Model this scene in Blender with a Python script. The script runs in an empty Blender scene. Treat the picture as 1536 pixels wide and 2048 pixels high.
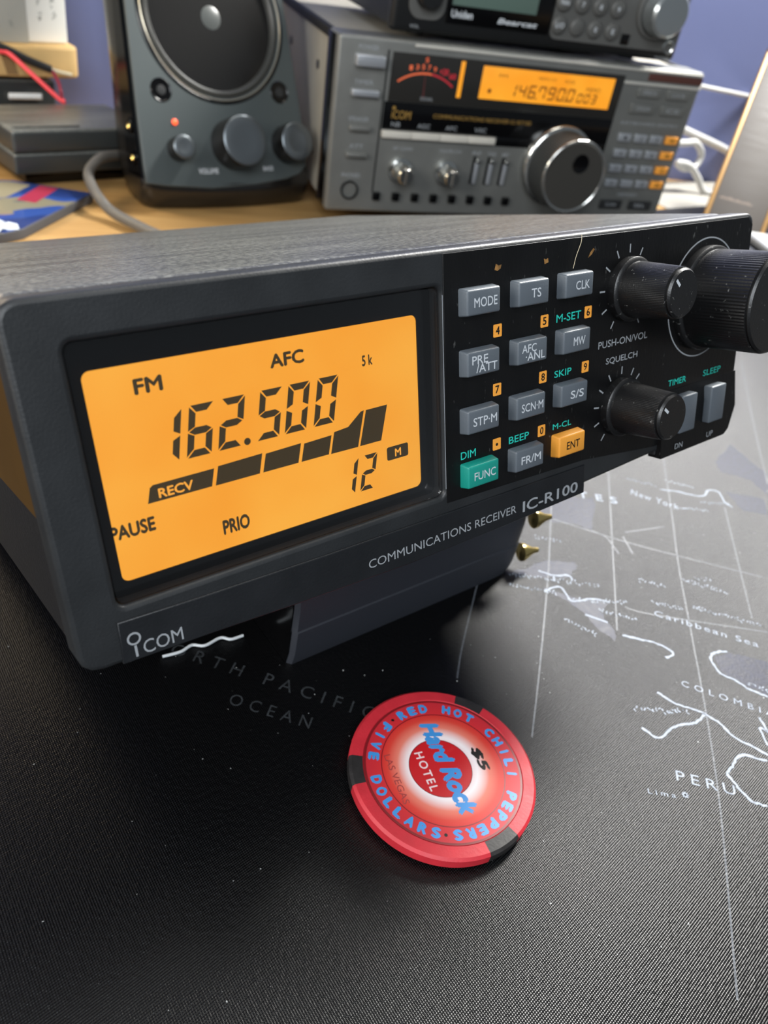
import bpy, bmesh, math, random
from math import sin, cos, pi, radians
from mathutils import Matrix, Vector

random.seed(7)
SC = bpy.context.scene
COL = SC.collection
S = 0.001                                   # everything is written in millimetres

# ------------------------------------------------------------------ camera
cam_d = bpy.data.cameras.new('camera')
cam = bpy.data.objects.new('camera', cam_d)
COL.objects.link(cam)
RX = Vector((0.7971655914799651, -0.5794118313015064, 0.16973199317816248))
RD = Vector((-0.25901230676595705, -0.5821322765750747, -0.7707364254486087))
RF = Vector((0.545380275316384, 0.5704418833828347, -0.6141306155684391))
cm = Matrix((RX, -RD, -RF)).transposed().to_4x4()
cm.translation = Vector((-17.45286, -66.73601, 137.34911)) * S
cam.matrix_world = cm
cam_d.sensor_fit = 'HORIZONTAL'
cam_d.sensor_width = 36.0
cam_d.lens = 1530.0 * 36.0 / 1536.0
cam_d.clip_start = 0.005
cam_d.clip_end = 20
cam_d.dof.use_dof = True
cam_d.dof.focus_distance = 0.128
cam_d.dof.aperture_fstop = 36.0
SC.camera = cam

# ------------------------------------------------------------------ world, lights, exposure
w = bpy.data.worlds.new('world')
SC.world = w
w.use_nodes = True
w.node_tree.nodes['Background'].inputs[0].default_value = (0.80, 0.90, 1.0, 1)
w.node_tree.nodes['Background'].inputs[1].default_value = 0.17
SC.view_settings.view_transform = 'Standard'
SC.view_settings.look = 'None'
SC.view_settings.exposure = 0.0
SC.view_settings.gamma = 1.0
SC.view_settings.use_curve_mapping = False


def area(name, loc, target, sx, sy, watts, col):
    d = bpy.data.lights.new(name, 'AREA')
    d.shape = 'RECTANGLE'
    d.size, d.size_y = sx * S, sy * S
    d.energy = watts
    d.color = col
    o = bpy.data.objects.new(name, d)
    COL.objects.link(o)
    o.location = Vector(loc) * S
    o.rotation_euler = (Vector(target) - Vector(loc)).to_track_quat('-Z', 'Y').to_euler()
    return o


area('window_daylight', (690, 268, 590), (90, -30, 0), 210, 210, 27.0, (1.0, 0.98, 0.93))
area('ceiling_lamp', (330, 190, 800), (200, 150, 0), 260, 260, 0.9, (1.0, 0.95, 0.86))
area('front_fill', (-260, -420, 520), (110, 20, 40), 420, 420, 5.0, (0.90, 0.95, 1.0))  # fill added behind the camera to lift the panel and keys
area('left_light', (-420, 60, 260), (200, 330, 50), 220, 220, 2.2, (1.0, 0.97, 0.92))  # soft light from the left, its source unseen
area('warm_fill', (-30, 395, 150), (95, 290, 0), 70, 70, 0.3, (1.0, 0.80, 0.52))  # warm fill added for the wood at the left, no visible source

# ------------------------------------------------------------------ materials
MATS = {}


def lin(c):
    return tuple(((v / 255) / 12.92 if v / 255 <= 0.04045 else ((v / 255 + 0.055) / 1.055) ** 2.4) for v in c)


def mat(name, rgb, rough=0.5, metal=0.0, spec=0.5, var=0.0, vscale=60.0, bump=0.0, bscale=900.0,
        speck=0.0, speckscale=500.0, emit=0.0, coat=0.0, stretch=None):
    """procedural material; rgb is an sRGB triple 0..255; scales are per metre"""
    if name in MATS:
        return MATS[name]
    m = bpy.data.materials.new(name)
    MATS[name] = m
    m.use_nodes = True
    nt = m.node_tree
    b = nt.nodes['Principled BSDF']
    c = lin(rgb) + (1,)
    b.inputs['Base Color'].default_value = c
    b.inputs['Roughness'].default_value = rough
    b.inputs['Metallic'].default_value = metal
    b.inputs['Specular IOR Level'].default_value = spec
    if coat:
        b.inputs['Coat Weight'].default_value = coat
        b.inputs['Coat Roughness'].default_value = 0.08
    if emit:
        b.inputs['Emission Color'].default_value = c
        b.inputs['Emission Strength'].default_value = emit
    tc = nt.nodes.new('ShaderNodeTexCoord')
    src = tc.outputs['Object']
    if stretch:
        mp = nt.nodes.new('ShaderNodeMapping')
        mp.inputs['Scale'].default_value = stretch
        nt.links.new(src, mp.inputs['Vector'])
        src = mp.outputs['Vector']
    col_out = None
    if var:
        n = nt.nodes.new('ShaderNodeTexNoise')
        n.inputs['Scale'].default_value = vscale
        n.inputs['Detail'].default_value = 5
        nt.links.new(src, n.inputs['Vector'])
        r = nt.nodes.new('ShaderNodeValToRGB')
        r.color_ramp.elements[0].position = 0.3
        r.color_ramp.elements[1].position = 0.7
        r.color_ramp.elements[0].color = tuple(v * (1 - var) for v in c[:3]) + (1,)
        r.color_ramp.elements[1].color = tuple(min(1, v * (1 + var)) for v in c[:3]) + (1,)
        nt.links.new(n.outputs['Fac'], r.inputs[0])
        col_out = r.outputs[0]
        rr = nt.nodes.new('ShaderNodeMapRange')
        rr.inputs['To Min'].default_value = max(0.02, rough - 0.08)
        rr.inputs['To Max'].default_value = min(1, rough + 0.10)
        nt.links.new(n.outputs['Fac'], rr.inputs['Value'])
        nt.links.new(rr.outputs[0], b.inputs['Roughness'])
    if speck:
        n2 = nt.nodes.new('ShaderNodeTexNoise')
        n2.inputs['Scale'].default_value = speckscale
        n2.inputs['Detail'].default_value = 3
        n2.inputs['Roughness'].default_value = 0.7
        nt.links.new(src, n2.inputs['Vector'])
        r2 = nt.nodes.new('ShaderNodeValToRGB')
        r2.color_ramp.elements[0].position = 0.66
        r2.color_ramp.elements[1].position = 0.76
        nt.links.new(n2.outputs['Fac'], r2.inputs[0])
        mx = nt.nodes.new('ShaderNodeMix')
        mx.data_type = 'RGBA'
        mul = nt.nodes.new('ShaderNodeMath')
        mul.operation = 'MULTIPLY'
        mul.inputs[1].default_value = speck
        nt.links.new(r2.outputs[0], mul.inputs[0])
        nt.links.new(mul.outputs[0], mx.inputs[0])
        if col_out:
            nt.links.new(col_out, mx.inputs[6])
        else:
            mx.inputs[6].default_value = c
        mx.inputs[7].default_value = (0.42, 0.42, 0.40, 1)
        col_out = mx.outputs[2]
    if col_out:
        nt.links.new(col_out, b.inputs['Base Color'])
    if bump:
        n3 = nt.nodes.new('ShaderNodeTexNoise')
        n3.inputs['Scale'].default_value = bscale
        n3.inputs['Detail'].default_value = 2
        nt.links.new(src, n3.inputs['Vector'])
        bp = nt.nodes.new('ShaderNodeBump')
        bp.inputs['Strength'].default_value = bump
        bp.inputs['Distance'].default_value = 0.0003
        nt.links.new(n3.outputs['Fac'], bp.inputs['Height'])
        nt.links.new(bp.outputs[0], b.inputs['Normal'])
    return m


def tex_nodes(m):
    nt = m.node_tree
    return nt, nt.nodes['Principled BSDF'], nt.nodes.new('ShaderNodeTexCoord')


def mat_deskmat():
    """black woven cloth desk mat with a little pale dust"""
    m = mat('mat_cloth', (5, 5, 6), 0.34, spec=0.42)
    nt, b, tc = tex_nodes(m)
    hs = []
    for ax, per in (('X', 0.00062), ('Y', 0.00055)):
        mp = nt.nodes.new('ShaderNodeMapping')
        mp.inputs['Rotation'].default_value = (0, 0, radians(-48))
        nt.links.new(tc.outputs['Object'], mp.inputs['Vector'])
        sx = nt.nodes.new('ShaderNodeSeparateXYZ')
        nt.links.new(mp.outputs[0], sx.inputs[0])
        a = nt.nodes.new('ShaderNodeMath')
        a.operation = 'MULTIPLY'
        a.inputs[1].default_value = 2 * pi / per
        nt.links.new(sx.outputs[ax], a.inputs[0])
        s = nt.nodes.new('ShaderNodeMath')
        s.operation = 'SINE'
        nt.links.new(a.outputs[0], s.inputs[0])
        hs.append(s)
    mu = nt.nodes.new('ShaderNodeMath')
    mu.operation = 'MULTIPLY'
    nt.links.new(hs[0].outputs[0], mu.inputs[0])
    nt.links.new(hs[1].outputs[0], mu.inputs[1])
    n = nt.nodes.new('ShaderNodeTexNoise')
    n.inputs['Scale'].default_value = 1100
    n.inputs['Detail'].default_value = 1
    nt.links.new(tc.outputs['Object'], n.inputs['Vector'])
    ad = nt.nodes.new('ShaderNodeMath')
    ad.operation = 'MULTIPLY_ADD'
    ad.inputs[1].default_value = 3.0
    nt.links.new(n.outputs['Fac'], ad.inputs[0])
    nt.links.new(mu.outputs[0], ad.inputs[2])
    bp = nt.nodes.new('ShaderNodeBump')
    bp.inputs['Strength'].default_value = 0.7
    bp.inputs['Distance'].default_value = 0.00005
    nt.links.new(ad.outputs[0], bp.inputs['Height'])
    nt.links.new(bp.outputs[0], b.inputs['Normal'])
    n2 = nt.nodes.new('ShaderNodeTexNoise')
    n2.inputs['Scale'].default_value = 1700
    n2.inputs['Detail'].default_value = 4
    n2.inputs['Roughness'].default_value = 0.75
    nt.links.new(tc.outputs['Object'], n2.inputs['Vector'])
    r = nt.nodes.new('ShaderNodeValToRGB')
    r.color_ramp.elements[0].position = 0.66
    r.color_ramp.elements[0].color = lin((4, 4, 5)) + (1,)
    r.color_ramp.elements[1].position = 0.82
    r.color_ramp.elements[1].color = lin((66, 67, 65)) + (1,)
    nt.links.new(n2.outputs['Fac'], r.inputs[0])
    n3 = nt.nodes.new('ShaderNodeTexNoise')
    n3.inputs['Scale'].default_value = 1100
    n3.inputs['Detail'].default_value = 1
    nt.links.new(tc.outputs['Object'], n3.inputs['Vector'])
    r3 = nt.nodes.new('ShaderNodeValToRGB')
    r3.color_ramp.elements[0].position = 0.79
    r3.color_ramp.elements[1].position = 0.83
    nt.links.new(n3.outputs['Fac'], r3.inputs[0])
    mx = nt.nodes.new('ShaderNodeMix')
    mx.data_type = 'RGBA'
    nt.links.new(r3.outputs[0], mx.inputs[0])
    nt.links.new(r.outputs[0], mx.inputs[6])
    mx.inputs[7].default_value = (0.36, 0.37, 0.37, 1)
    nt.links.new(mx.outputs[2], b.inputs['Base Color'])
    return m


def mat_case(name, base, dust, rough=0.30, amount=1.6):
    """paint with pale dust, and for brick tops a painted-in sheen, on upward faces, streaked along the width"""
    m = mat(name, base, rough, spec=0.7, bump=0.3, bscale=1600)
    nt, b, tc = tex_nodes(m)
    sx = nt.nodes.new('ShaderNodeSeparateXYZ')
    nt.links.new(tc.outputs['Normal'], sx.inputs[0])
    up = nt.nodes.new('ShaderNodeMapRange')
    up.inputs['From Min'].default_value = 0.35
    up.inputs['From Max'].default_value = 0.95
    nt.links.new(sx.outputs['Z'], up.inputs['Value'])
    mp = nt.nodes.new('ShaderNodeMapping')
    mp.inputs['Scale'].default_value = (25, 160, 25)
    nt.links.new(tc.outputs['Object'], mp.inputs['Vector'])
    n = nt.nodes.new('ShaderNodeTexNoise')
    n.inputs['Scale'].default_value = 1.0
    n.inputs['Detail'].default_value = 6
    nt.links.new(mp.outputs[0], n.inputs['Vector'])
    r = nt.nodes.new('ShaderNodeMapRange')
    r.inputs['From Min'].default_value = 0.3
    r.inputs['From Max'].default_value = 0.75
    r.inputs['To Min'].default_value = 0.35
    r.inputs['To Max'].default_value = 0.9
    nt.links.new(n.outputs['Fac'], r.inputs['Value'])
    n2 = nt.nodes.new('ShaderNodeTexNoise')
    n2.inputs['Scale'].default_value = 900
    n2.inputs['Detail'].default_value = 4
    n2.inputs['Roughness'].default_value = .75
    nt.links.new(tc.outputs['Object'], n2.inputs['Vector'])
    r2 = nt.nodes.new('ShaderNodeMapRange')
    r2.inputs['From Min'].default_value = 0.45
    r2.inputs['From Max'].default_value = 0.70
    r2.inputs['To Min'].default_value = 0.5
    r2.inputs['To Max'].default_value = amount
    nt.links.new(n2.outputs['Fac'], r2.inputs['Value'])
    f = nt.nodes.new('ShaderNodeMath')
    f.operation = 'MULTIPLY'
    nt.links.new(r.outputs[0], f.inputs[0])
    nt.links.new(r2.outputs[0], f.inputs[1])
    f2 = nt.nodes.new('ShaderNodeMath')
    f2.operation = 'MULTIPLY'
    f2.use_clamp = True
    nt.links.new(f.outputs[0], f2.inputs[0])
    nt.links.new(up.outputs[0], f2.inputs[1])
    mx = nt.nodes.new('ShaderNodeMix')
    mx.data_type = 'RGBA'
    mx.inputs[6].default_value = lin(base) + (1,)
    mx.inputs[7].default_value = lin(dust) + (1,)
    nt.links.new(f2.outputs[0], mx.inputs[0])
    nt.links.new(mx.outputs[2], b.inputs['Base Color'])
    return m


def mat_wood():
    m = mat('desk_wood', (196, 158, 104), 0.42)
    nt, b, tc = tex_nodes(m)
    mp = nt.nodes.new('ShaderNodeMapping')
    mp.inputs['Scale'].default_value = (8, 90, 8)
    nt.links.new(tc.outputs['Object'], mp.inputs['Vector'])
    n = nt.nodes.new('ShaderNodeTexNoise')
    n.inputs['Scale'].default_value = 1.6
    n.inputs['Detail'].default_value = 8
    nt.links.new(mp.outputs[0], n.inputs['Vector'])
    r = nt.nodes.new('ShaderNodeValToRGB')
    r.color_ramp.elements[0].position = 0.3
    r.color_ramp.elements[0].color = lin((156, 120, 72)) + (1,)
    r.color_ramp.elements[1].position = 0.72
    r.color_ramp.elements[1].color = lin((182, 146, 94)) + (1,)
    nt.links.new(n.outputs['Fac'], r.inputs[0])
    nt.links.new(r.outputs[0], b.inputs['Base Color'])
    return m


def mat_screen(name, c0, c1, strength):
    m = mat(name, (10, 8, 5), 0.5)
    nt, b, tc = tex_nodes(m)
    n = nt.nodes.new('ShaderNodeTexNoise')
    n.inputs['Scale'].default_value = 55
    n.inputs['Detail'].default_value = 2
    nt.links.new(tc.outputs['Object'], n.inputs['Vector'])
    r = nt.nodes.new('ShaderNodeValToRGB')
    r.color_ramp.elements[0].position = 0.3
    r.color_ramp.elements[0].color = lin(c0) + (1,)
    r.color_ramp.elements[1].position = 0.7
    r.color_ramp.elements[1].color = lin(c1) + (1,)
    nt.links.new(n.outputs['Fac'], r.inputs[0])
    nt.links.new(r.outputs[0], b.inputs['Emission Color'])
    b.inputs['Emission Strength'].default_value = strength
    return m


def mat_radial(name, stops, rough=0.35):
    """colour by distance (mm) from the local origin"""
    m = mat(name, (200, 40, 40), rough)
    nt, b, tc = tex_nodes(m)
    v = nt.nodes.new('ShaderNodeVectorMath')
    v.operation = 'LENGTH'
    nt.links.new(tc.outputs['Object'], v.inputs[0])
    mr = nt.nodes.new('ShaderNodeMapRange')
    mr.inputs['From Max'].default_value = 20 * S
    nt.links.new(v.outputs['Value'], mr.inputs['Value'])
    r = nt.nodes.new('ShaderNodeValToRGB')
    els = r.color_ramp.elements
    while len(els) < len(stops):
        els.new(0.5)
    for e, (d, c) in zip(els, stops):
        e.position = d / 20
        e.color = lin(c) + (1,)
    nt.links.new(mr.outputs[0], r.inputs[0])
    nt.links.new(r.outputs[0], b.inputs['Base Color'])
    return m


def mat_glass(name):
    m = bpy.data.materials.new(name)
    m.use_nodes = True
    nt = m.node_tree
    nt.nodes.clear()
    o = nt.nodes.new('ShaderNodeOutputMaterial')
    t = nt.nodes.new('ShaderNodeBsdfTransparent')
    g = nt.nodes.new('ShaderNodeBsdfGlossy')
    g.inputs['Roughness'].default_value = 0.06
    f = nt.nodes.new('ShaderNodeFresnel')
    f.inputs['IOR'].default_value = 1.35
    x = nt.nodes.new('ShaderNodeMixShader')
    nt.links.new(f.outputs[0], x.inputs[0])
    nt.links.new(t.outputs[0], x.inputs[1])
    nt.links.new(g.outputs[0], x.inputs[2])
    nt.links.new(x.outputs[0], o.inputs[0])
    return m


# ------------------------------------------------------------------ mesh helpers
def link(name, me, m, parent=None, smooth=35):
    """me is in mm; becomes one object in metres"""
    me.transform(Matrix.Scale(S, 4))
    me.materials.clear()
    me.materials.append(m)
    if smooth:
        for p in me.polygons:
            p.use_smooth = True
        me.set_sharp_from_angle(angle=radians(smooth))
    me.name = name
    o = bpy.data.objects.new(name, me)
    COL.objects.link(o)
    if parent:
        o.parent = parent
    return o


def bmobj(name, bm, m, parent=None, smooth=35):
    bmesh.ops.recalc_face_normals(bm, faces=bm.faces[:])
    me = bpy.data.meshes.new(name)
    bm.to_mesh(me)
    bm.free()
    return link(name, me, m, parent, smooth)


def box(bm, x0, x1, y0, y1, z0, z1, bev=0.0, seg=3):
    vs = [bm.verts.new((x, y, z)) for x in (x0, x1) for y in (y0, y1) for z in (z0, z1)]
    f = [(0, 1, 3, 2), (4, 6, 7, 5), (0, 4, 5, 1), (2, 3, 7, 6), (0, 2, 6, 4), (1, 5, 7, 3)]
    fs = [bm.faces.new([vs[i] for i in q]) for q in f]
    if bev:
        es = list({e for q in fs for e in q.edges})
        bmesh.ops.bevel(bm, geom=es, offset=bev, segments=seg, profile=0.5, affect='EDGES')


def BOX(name, m, parent, x0, x1, y0, y1, z0, z1, bev=0.0, seg=3):
    bm = bmesh.new()
    box(bm, x0, x1, y0, y1, z0, z1, bev, seg)
    return bmobj(name, bm, m, parent)


def lathe(bm, prof, cx=0, cz=0, n=48, axis='y'):
    """prof: list of (radius, along); axis y: circle in xz; axis z: circle in xy"""
    rings = []
    for r, t in prof:
        if r < 1e-6:
            p = (cx, t, cz) if axis == 'y' else (cx, cz, t)
            rings.append([bm.verts.new(p)])
        else:
            rings.append([bm.verts.new((cx + r * cos(2 * pi * k / n), t, cz + r * sin(2 * pi * k / n)) if axis == 'y'
                                       else (cx + r * cos(2 * pi * k / n), cz + r * sin(2 * pi * k / n), t)) for k in range(n)])
    for a, b in zip(rings, rings[1:]):
        for k in range(n):
            k2 = (k + 1) % n
            if len(a) == 1 and len(b) == 1:
                break
            if len(a) == 1:
                bm.faces.new((a[0], b[k], b[k2]))
            elif len(b) == 1:
                bm.faces.new((a[k], b[0], a[k2]))
            else:
                bm.faces.new((a[k], b[k], b[k2], a[k2]))


def LATHE(name, m, parent, prof, cx=0, cz=0, n=48, axis='y', smooth=35):
    bm = bmesh.new()
    lathe(bm, prof, cx, cz, n, axis)
    return bmobj(name, bm, m, parent, smooth)


def rrect(x0, x1, z0, z1, r, n=6):
    pts = []
    for cx, cz, a0 in ((x1 - r, z1 - r, 0), (x0 + r, z1 - r, 90), (x0 + r, z0 + r, 180), (x1 - r, z0 + r, 270)):
        for k in range(n + 1):
            a = radians(a0 + 90 * k / n)
            pts.append((cx + r * cos(a), cz + r * sin(a)))
    return pts


def circle(cx, cz, r, n=48):
    return [(cx + r * cos(2 * pi * k / n), cz + r * sin(2 * pi * k / n)) for k in range(n)]


def plate_mesh(outlines, t, bev=0.0, res=2):
    """filled flat curve (outline plus holes), thickness t centred on z=0, in its own xy plane"""
    cu = bpy.data.curves.new('c', 'CURVE')
    cu.dimensions = '2D'
    cu.fill_mode = 'BOTH'
    for o in outlines:
        sp = cu.splines.new('POLY')
        sp.points.add(len(o) - 1)
        for p, q in zip(sp.points, o):
            p.co = (q[0], q[1], 0, 1)
        sp.use_cyclic_u = True
    cu.extrude = max(t / 2 - bev, 0)
    cu.bevel_depth = bev
    cu.bevel_resolution = res
    cu.offset = -bev
    ob = bpy.data.objects.new('c', cu)
    me = bpy.data.meshes.new_from_object(ob)
    bpy.data.objects.remove(ob)
    bpy.data.curves.remove(cu)
    return me


UPRIGHT = Matrix(((1, 0, 0, 0), (0, 0, -1, 0), (0, 1, 0, 0), (0, 0, 0, 1)))


def PLATE(name, m, parent, outlines, y0, y1, bev=0.0, smooth=35):
    """upright plate in the xz plane between depths y0 < y1"""
    me = plate_mesh(outlines, y1 - y0, bev)
    me.transform(Matrix.Translation((0, (y0 + y1) / 2, 0)) @ UPRIGHT)
    return link(name, me, m, parent, smooth)


def FLAT(name, m, parent, outlines, z0, z1, bev=0.0):
    me = plate_mesh(outlines, z1 - z0, bev)
    me.transform(Matrix.Translation((0, 0, (z0 + z1) / 2)))
    return link(name, me, m, parent)


def merge(name, meshes, m, parent=None, smooth=35):
    bm = bmesh.new()
    for me in meshes:
        bm.from_mesh(me)
        bpy.data.meshes.remove(me)
    me = bpy.data.meshes.new(name)
    bm.to_mesh(me)
    bm.free()
    return link(name, me, m, parent, smooth)


def text_mesh(s, weight=0.0, t=0.02, spacing=1.0, shear=0.0):
    cu = bpy.data.curves.new('t', 'FONT')
    cu.body = s
    cu.size = 1.0
    cu.extrude = 0.0
    cu.shear = shear
    cu.space_character = spacing
    cu.resolution_u = 3
    ob = bpy.data.objects.new('t', cu)
    me = bpy.data.meshes.new_from_object(ob)
    bpy.data.objects.remove(ob)
    bpy.data.curves.remove(cu)
    if weight:                                            # bolder strokes: the outline thickened by shifted copies
        bm = bmesh.new()
        for kz, (dx, dy) in enumerate(((0, 0), (weight, 0), (-weight, 0), (0, weight), (0, -weight))):
            n0 = len(bm.verts)
            bm.from_mesh(me)
            bm.verts.ensure_lookup_table()
            for v in bm.verts[n0:]:
                v.co.x += dx
                v.co.y += dy
                v.co.z += kz * .003
        bm.to_mesh(me)
        bm.free()
    return me


def fit(me, x0, x1, z0, z1):
    xs = [v.co.x for v in me.vertices]
    ys = [v.co.y for v in me.vertices]
    a, b, c, d = min(xs), max(xs), min(ys), max(ys)
    for v in me.vertices:
        v.co.x = x0 + (v.co.x - a) / (b - a) * (x1 - x0)
        v.co.y = z0 + (v.co.y - c) / (d - c) * (z1 - z0)
    return me


def stand(me, y):
    me.transform(Matrix.Translation((0, y, 0)) @ UPRIGHT)
    return me


def TEXT(name, m, parent, s, x0, x1, z0, z1, y, weight=0.0, spacing=1.0, shear=0.0):
    return link(name, stand(fit(text_mesh(s, weight, spacing=spacing, shear=shear), x0, x1, z0, z1), y), m, parent, 0)


def smooth_path(pts, k=8):
    P = [Vector(p) for p in pts]
    out = []
    for i in range(len(P) - 1):
        p0, p1, p2, p3 = P[max(i - 1, 0)], P[i], P[i + 1], P[min(i + 2, len(P) - 1)]
        for j in range(k):
            t = j / k
            out.append(0.5 * ((2 * p1) + (p2 - p0) * t + (2 * p0 - 5 * p1 + 4 * p2 - p3) * t * t + (3 * p1 - p0 - 3 * p2 + p3) * t ** 3))
    out.append(P[-1])
    return out


def tube_mesh(pts, r, k=8):
    cu = bpy.data.curves.new('c', 'CURVE')
    cu.dimensions = '3D'
    sp = cu.splines.new('POLY')
    q = smooth_path(pts, k) if k else [Vector(p) for p in pts]
    sp.points.add(len(q) - 1)
    for p, v in zip(sp.points, q):
        p.co = (v.x, v.y, v.z, 1)
    cu.bevel_depth = r
    cu.bevel_resolution = 4
    cu.use_fill_caps = True
    ob = bpy.data.objects.new('c', cu)
    me = bpy.data.meshes.new_from_object(ob)
    bpy.data.objects.remove(ob)
    bpy.data.curves.remove(cu)
    return me


def TUBE(name, m, parent, pts, r, k=8):
    return link(name, tube_mesh(pts, r, k), m, parent, 60)


def root(name, label, cat, M=None, loc=(0, 0, 0), yaw=0.0, group=None):
    o = bpy.data.objects.new(name, None)
    o.empty_display_size = 0.01
    COL.objects.link(o)
    if M is None:
        M = Matrix.Translation(Vector(loc) * S) @ Matrix.Rotation(yaw, 4, 'Z')
    o.matrix_world = M
    return tag(o, label, cat, group)


def tag(o, label, cat=None, group=None):
    o['label'] = label
    if cat:
        o['category'] = cat
    if group:
        o['group'] = group
    return o


def struct(o):
    o['kind'] = 'structure'
    return o


# seven segment numerals: polygons of one digit, width w, height h, stroke t, slant k
SEG = {'0': 'abcdef', '1': 'bc', '2': 'abged', '3': 'abgcd', '4': 'fgbc', '5': 'afgcd', '6': 'afgcde', '7': 'abcf', '9': 'abcdfg'}


def seg_polys(ch, x, z, wd, h, t, k, g=0.16):
    m_ = h / 2
    P = dict(
        a=[(g, h), (wd - g, h), (wd - t - g * .4, h - t), (t + g * .4, h - t)],
        d=[(g, 0), (wd - g, 0), (wd - t - g * .4, t), (t + g * .4, t)],
        f=[(0, h - g), (t, h - t - g), (t, m_ + t * .45 + g), (0, m_ + g * .7)],
        b=[(wd, h - g), (wd - t, h - t - g), (wd - t, m_ + t * .45 + g), (wd, m_ + g * .7)],
        e=[(0, g), (t, t + g), (t, m_ - t * .45 - g), (0, m_ - g * .7)],
        c=[(wd, g), (wd - t, t + g), (wd - t, m_ - t * .45 - g), (wd, m_ - g * .7)],
        g=[(g, m_), (t, m_ + t / 2), (wd - t, m_ + t / 2), (wd - g, m_), (wd - t, m_ - t / 2), (t, m_ - t / 2)])
    return [[(x + px + k * pz, z + pz) for px, pz in P[s]] for s in SEG[ch]]


def poly_mesh(polys, y):
    bm = bmesh.new()
    for p in polys:
        f = bm.faces.new([bm.verts.new((a, y, b)) for a, b in p])
    bm.normal_update()
    for f in bm.faces:
        if f.normal.y > 0:
            f.normal_flip()
    me = bpy.data.meshes.new('p')
    bm.to_mesh(me)
    bm.free()
    return me


# ================================================================== SETTING
WALL_YAW = radians(-18)
Mw = Matrix.Translation(Vector((630, 325, 0)) * S) @ Matrix.Rotation(WALL_YAW, 4, 'Z')
m_wall = mat('wall_paint', (116, 126, 172), 0.65, var=0.06, vscale=6, bump=0.15, bscale=300)
o = struct(BOX('wall_back', m_wall, None, -1300, 900, 0, 30, -740, 1500))
o.matrix_world = Mw
o = struct(BOX('floor', mat('floor_carpet', (92, 84, 76), 0.9, bump=0.4, bscale=400), None, -2200, 2000, -2200, 900, -760, -740))

desk = root('desk', 'light tan wooden desk standing against the violet wall under everything', 'desk',
            Mw @ Matrix.Translation((0, 0, -0.74)))
m_wood = mat_wood()
dt = BOX('desktop', m_wood, desk, -1000, 620, -620, -2, 715, 737, 2)
for x in (-960, 580):
    for y in (-590, -40):
        BOX('leg', m_wood, desk, x - 22, x + 22, y - 22, y + 22, 0, 715, 2)

# ================================================================== DESK MAT
mat_root = root('desk_mat', 'black cloth desk mat printed with a pale world map, lying on the wooden desk', 'desk mat', loc=(0, 0, -3))
m_mat = mat_deskmat()
FLAT('cloth', m_mat, mat_root, [rrect(-260, 760, -220, 262, 12)], 0.02, 3, 0.8)
m_line = mat('map_print_pale', (150, 158, 170), 0.6, spec=.3, var=0.25, vscale=900)
m_dim = mat('map_print_grey', (72, 76, 82), 0.5, spec=.5, var=0.3, vscale=900, bump=.6, bscale=1300)
m_faint = mat('map_print_faint', (40, 43, 46), 0.55, spec=.4, var=0.3, vscale=900)
m_land = mat('map_print_land', (44, 46, 60), 0.5, spec=.25, var=0.35, vscale=700, bump=.2, bscale=1300)


def ribbon(bm, pts, wd, z=3.03, rough=0.0):
    q = [Vector((p[0], p[1], 0)) for p in pts]
    if len(q) > 2:
        q = smooth_path(q, 5)
    L = []
    for i, p in enumerate(q):
        t = (q[min(i + 1, len(q) - 1)] - q[max(i - 1, 0)])
        t.normalize()
        nn = Vector((-t.y, t.x, 0))
        jj = Vector((random.uniform(-rough, rough), random.uniform(-rough, rough), 0))
        w2 = wd / 2 * (1 + random.uniform(-.3, .3) * (1 if rough else 0))
        L.append((bm.verts.new((p + jj + nn * w2) + Vector((0, 0, z))), bm.verts.new((p + jj - nn * w2) + Vector((0, 0, z)))))
    for a, b in zip(L, L[1:]):
        bm.faces.new((a[0], a[1], b[1], b[0]))


def ribbons(name, m, lst, wd, z, rough=0.0):
    bm = bmesh.new()
    for l in lst:
        ribbon(bm, l, wd, z, rough)
    for f in bm.faces:
        f.normal_update()
        if f.normal.z < 0:
            f.normal_flip()
    me = bpy.data.meshes.new(name)
    bm.to_mesh(me)
    bm.free()
    return link(name, me, m, mat_root, 0)


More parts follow.
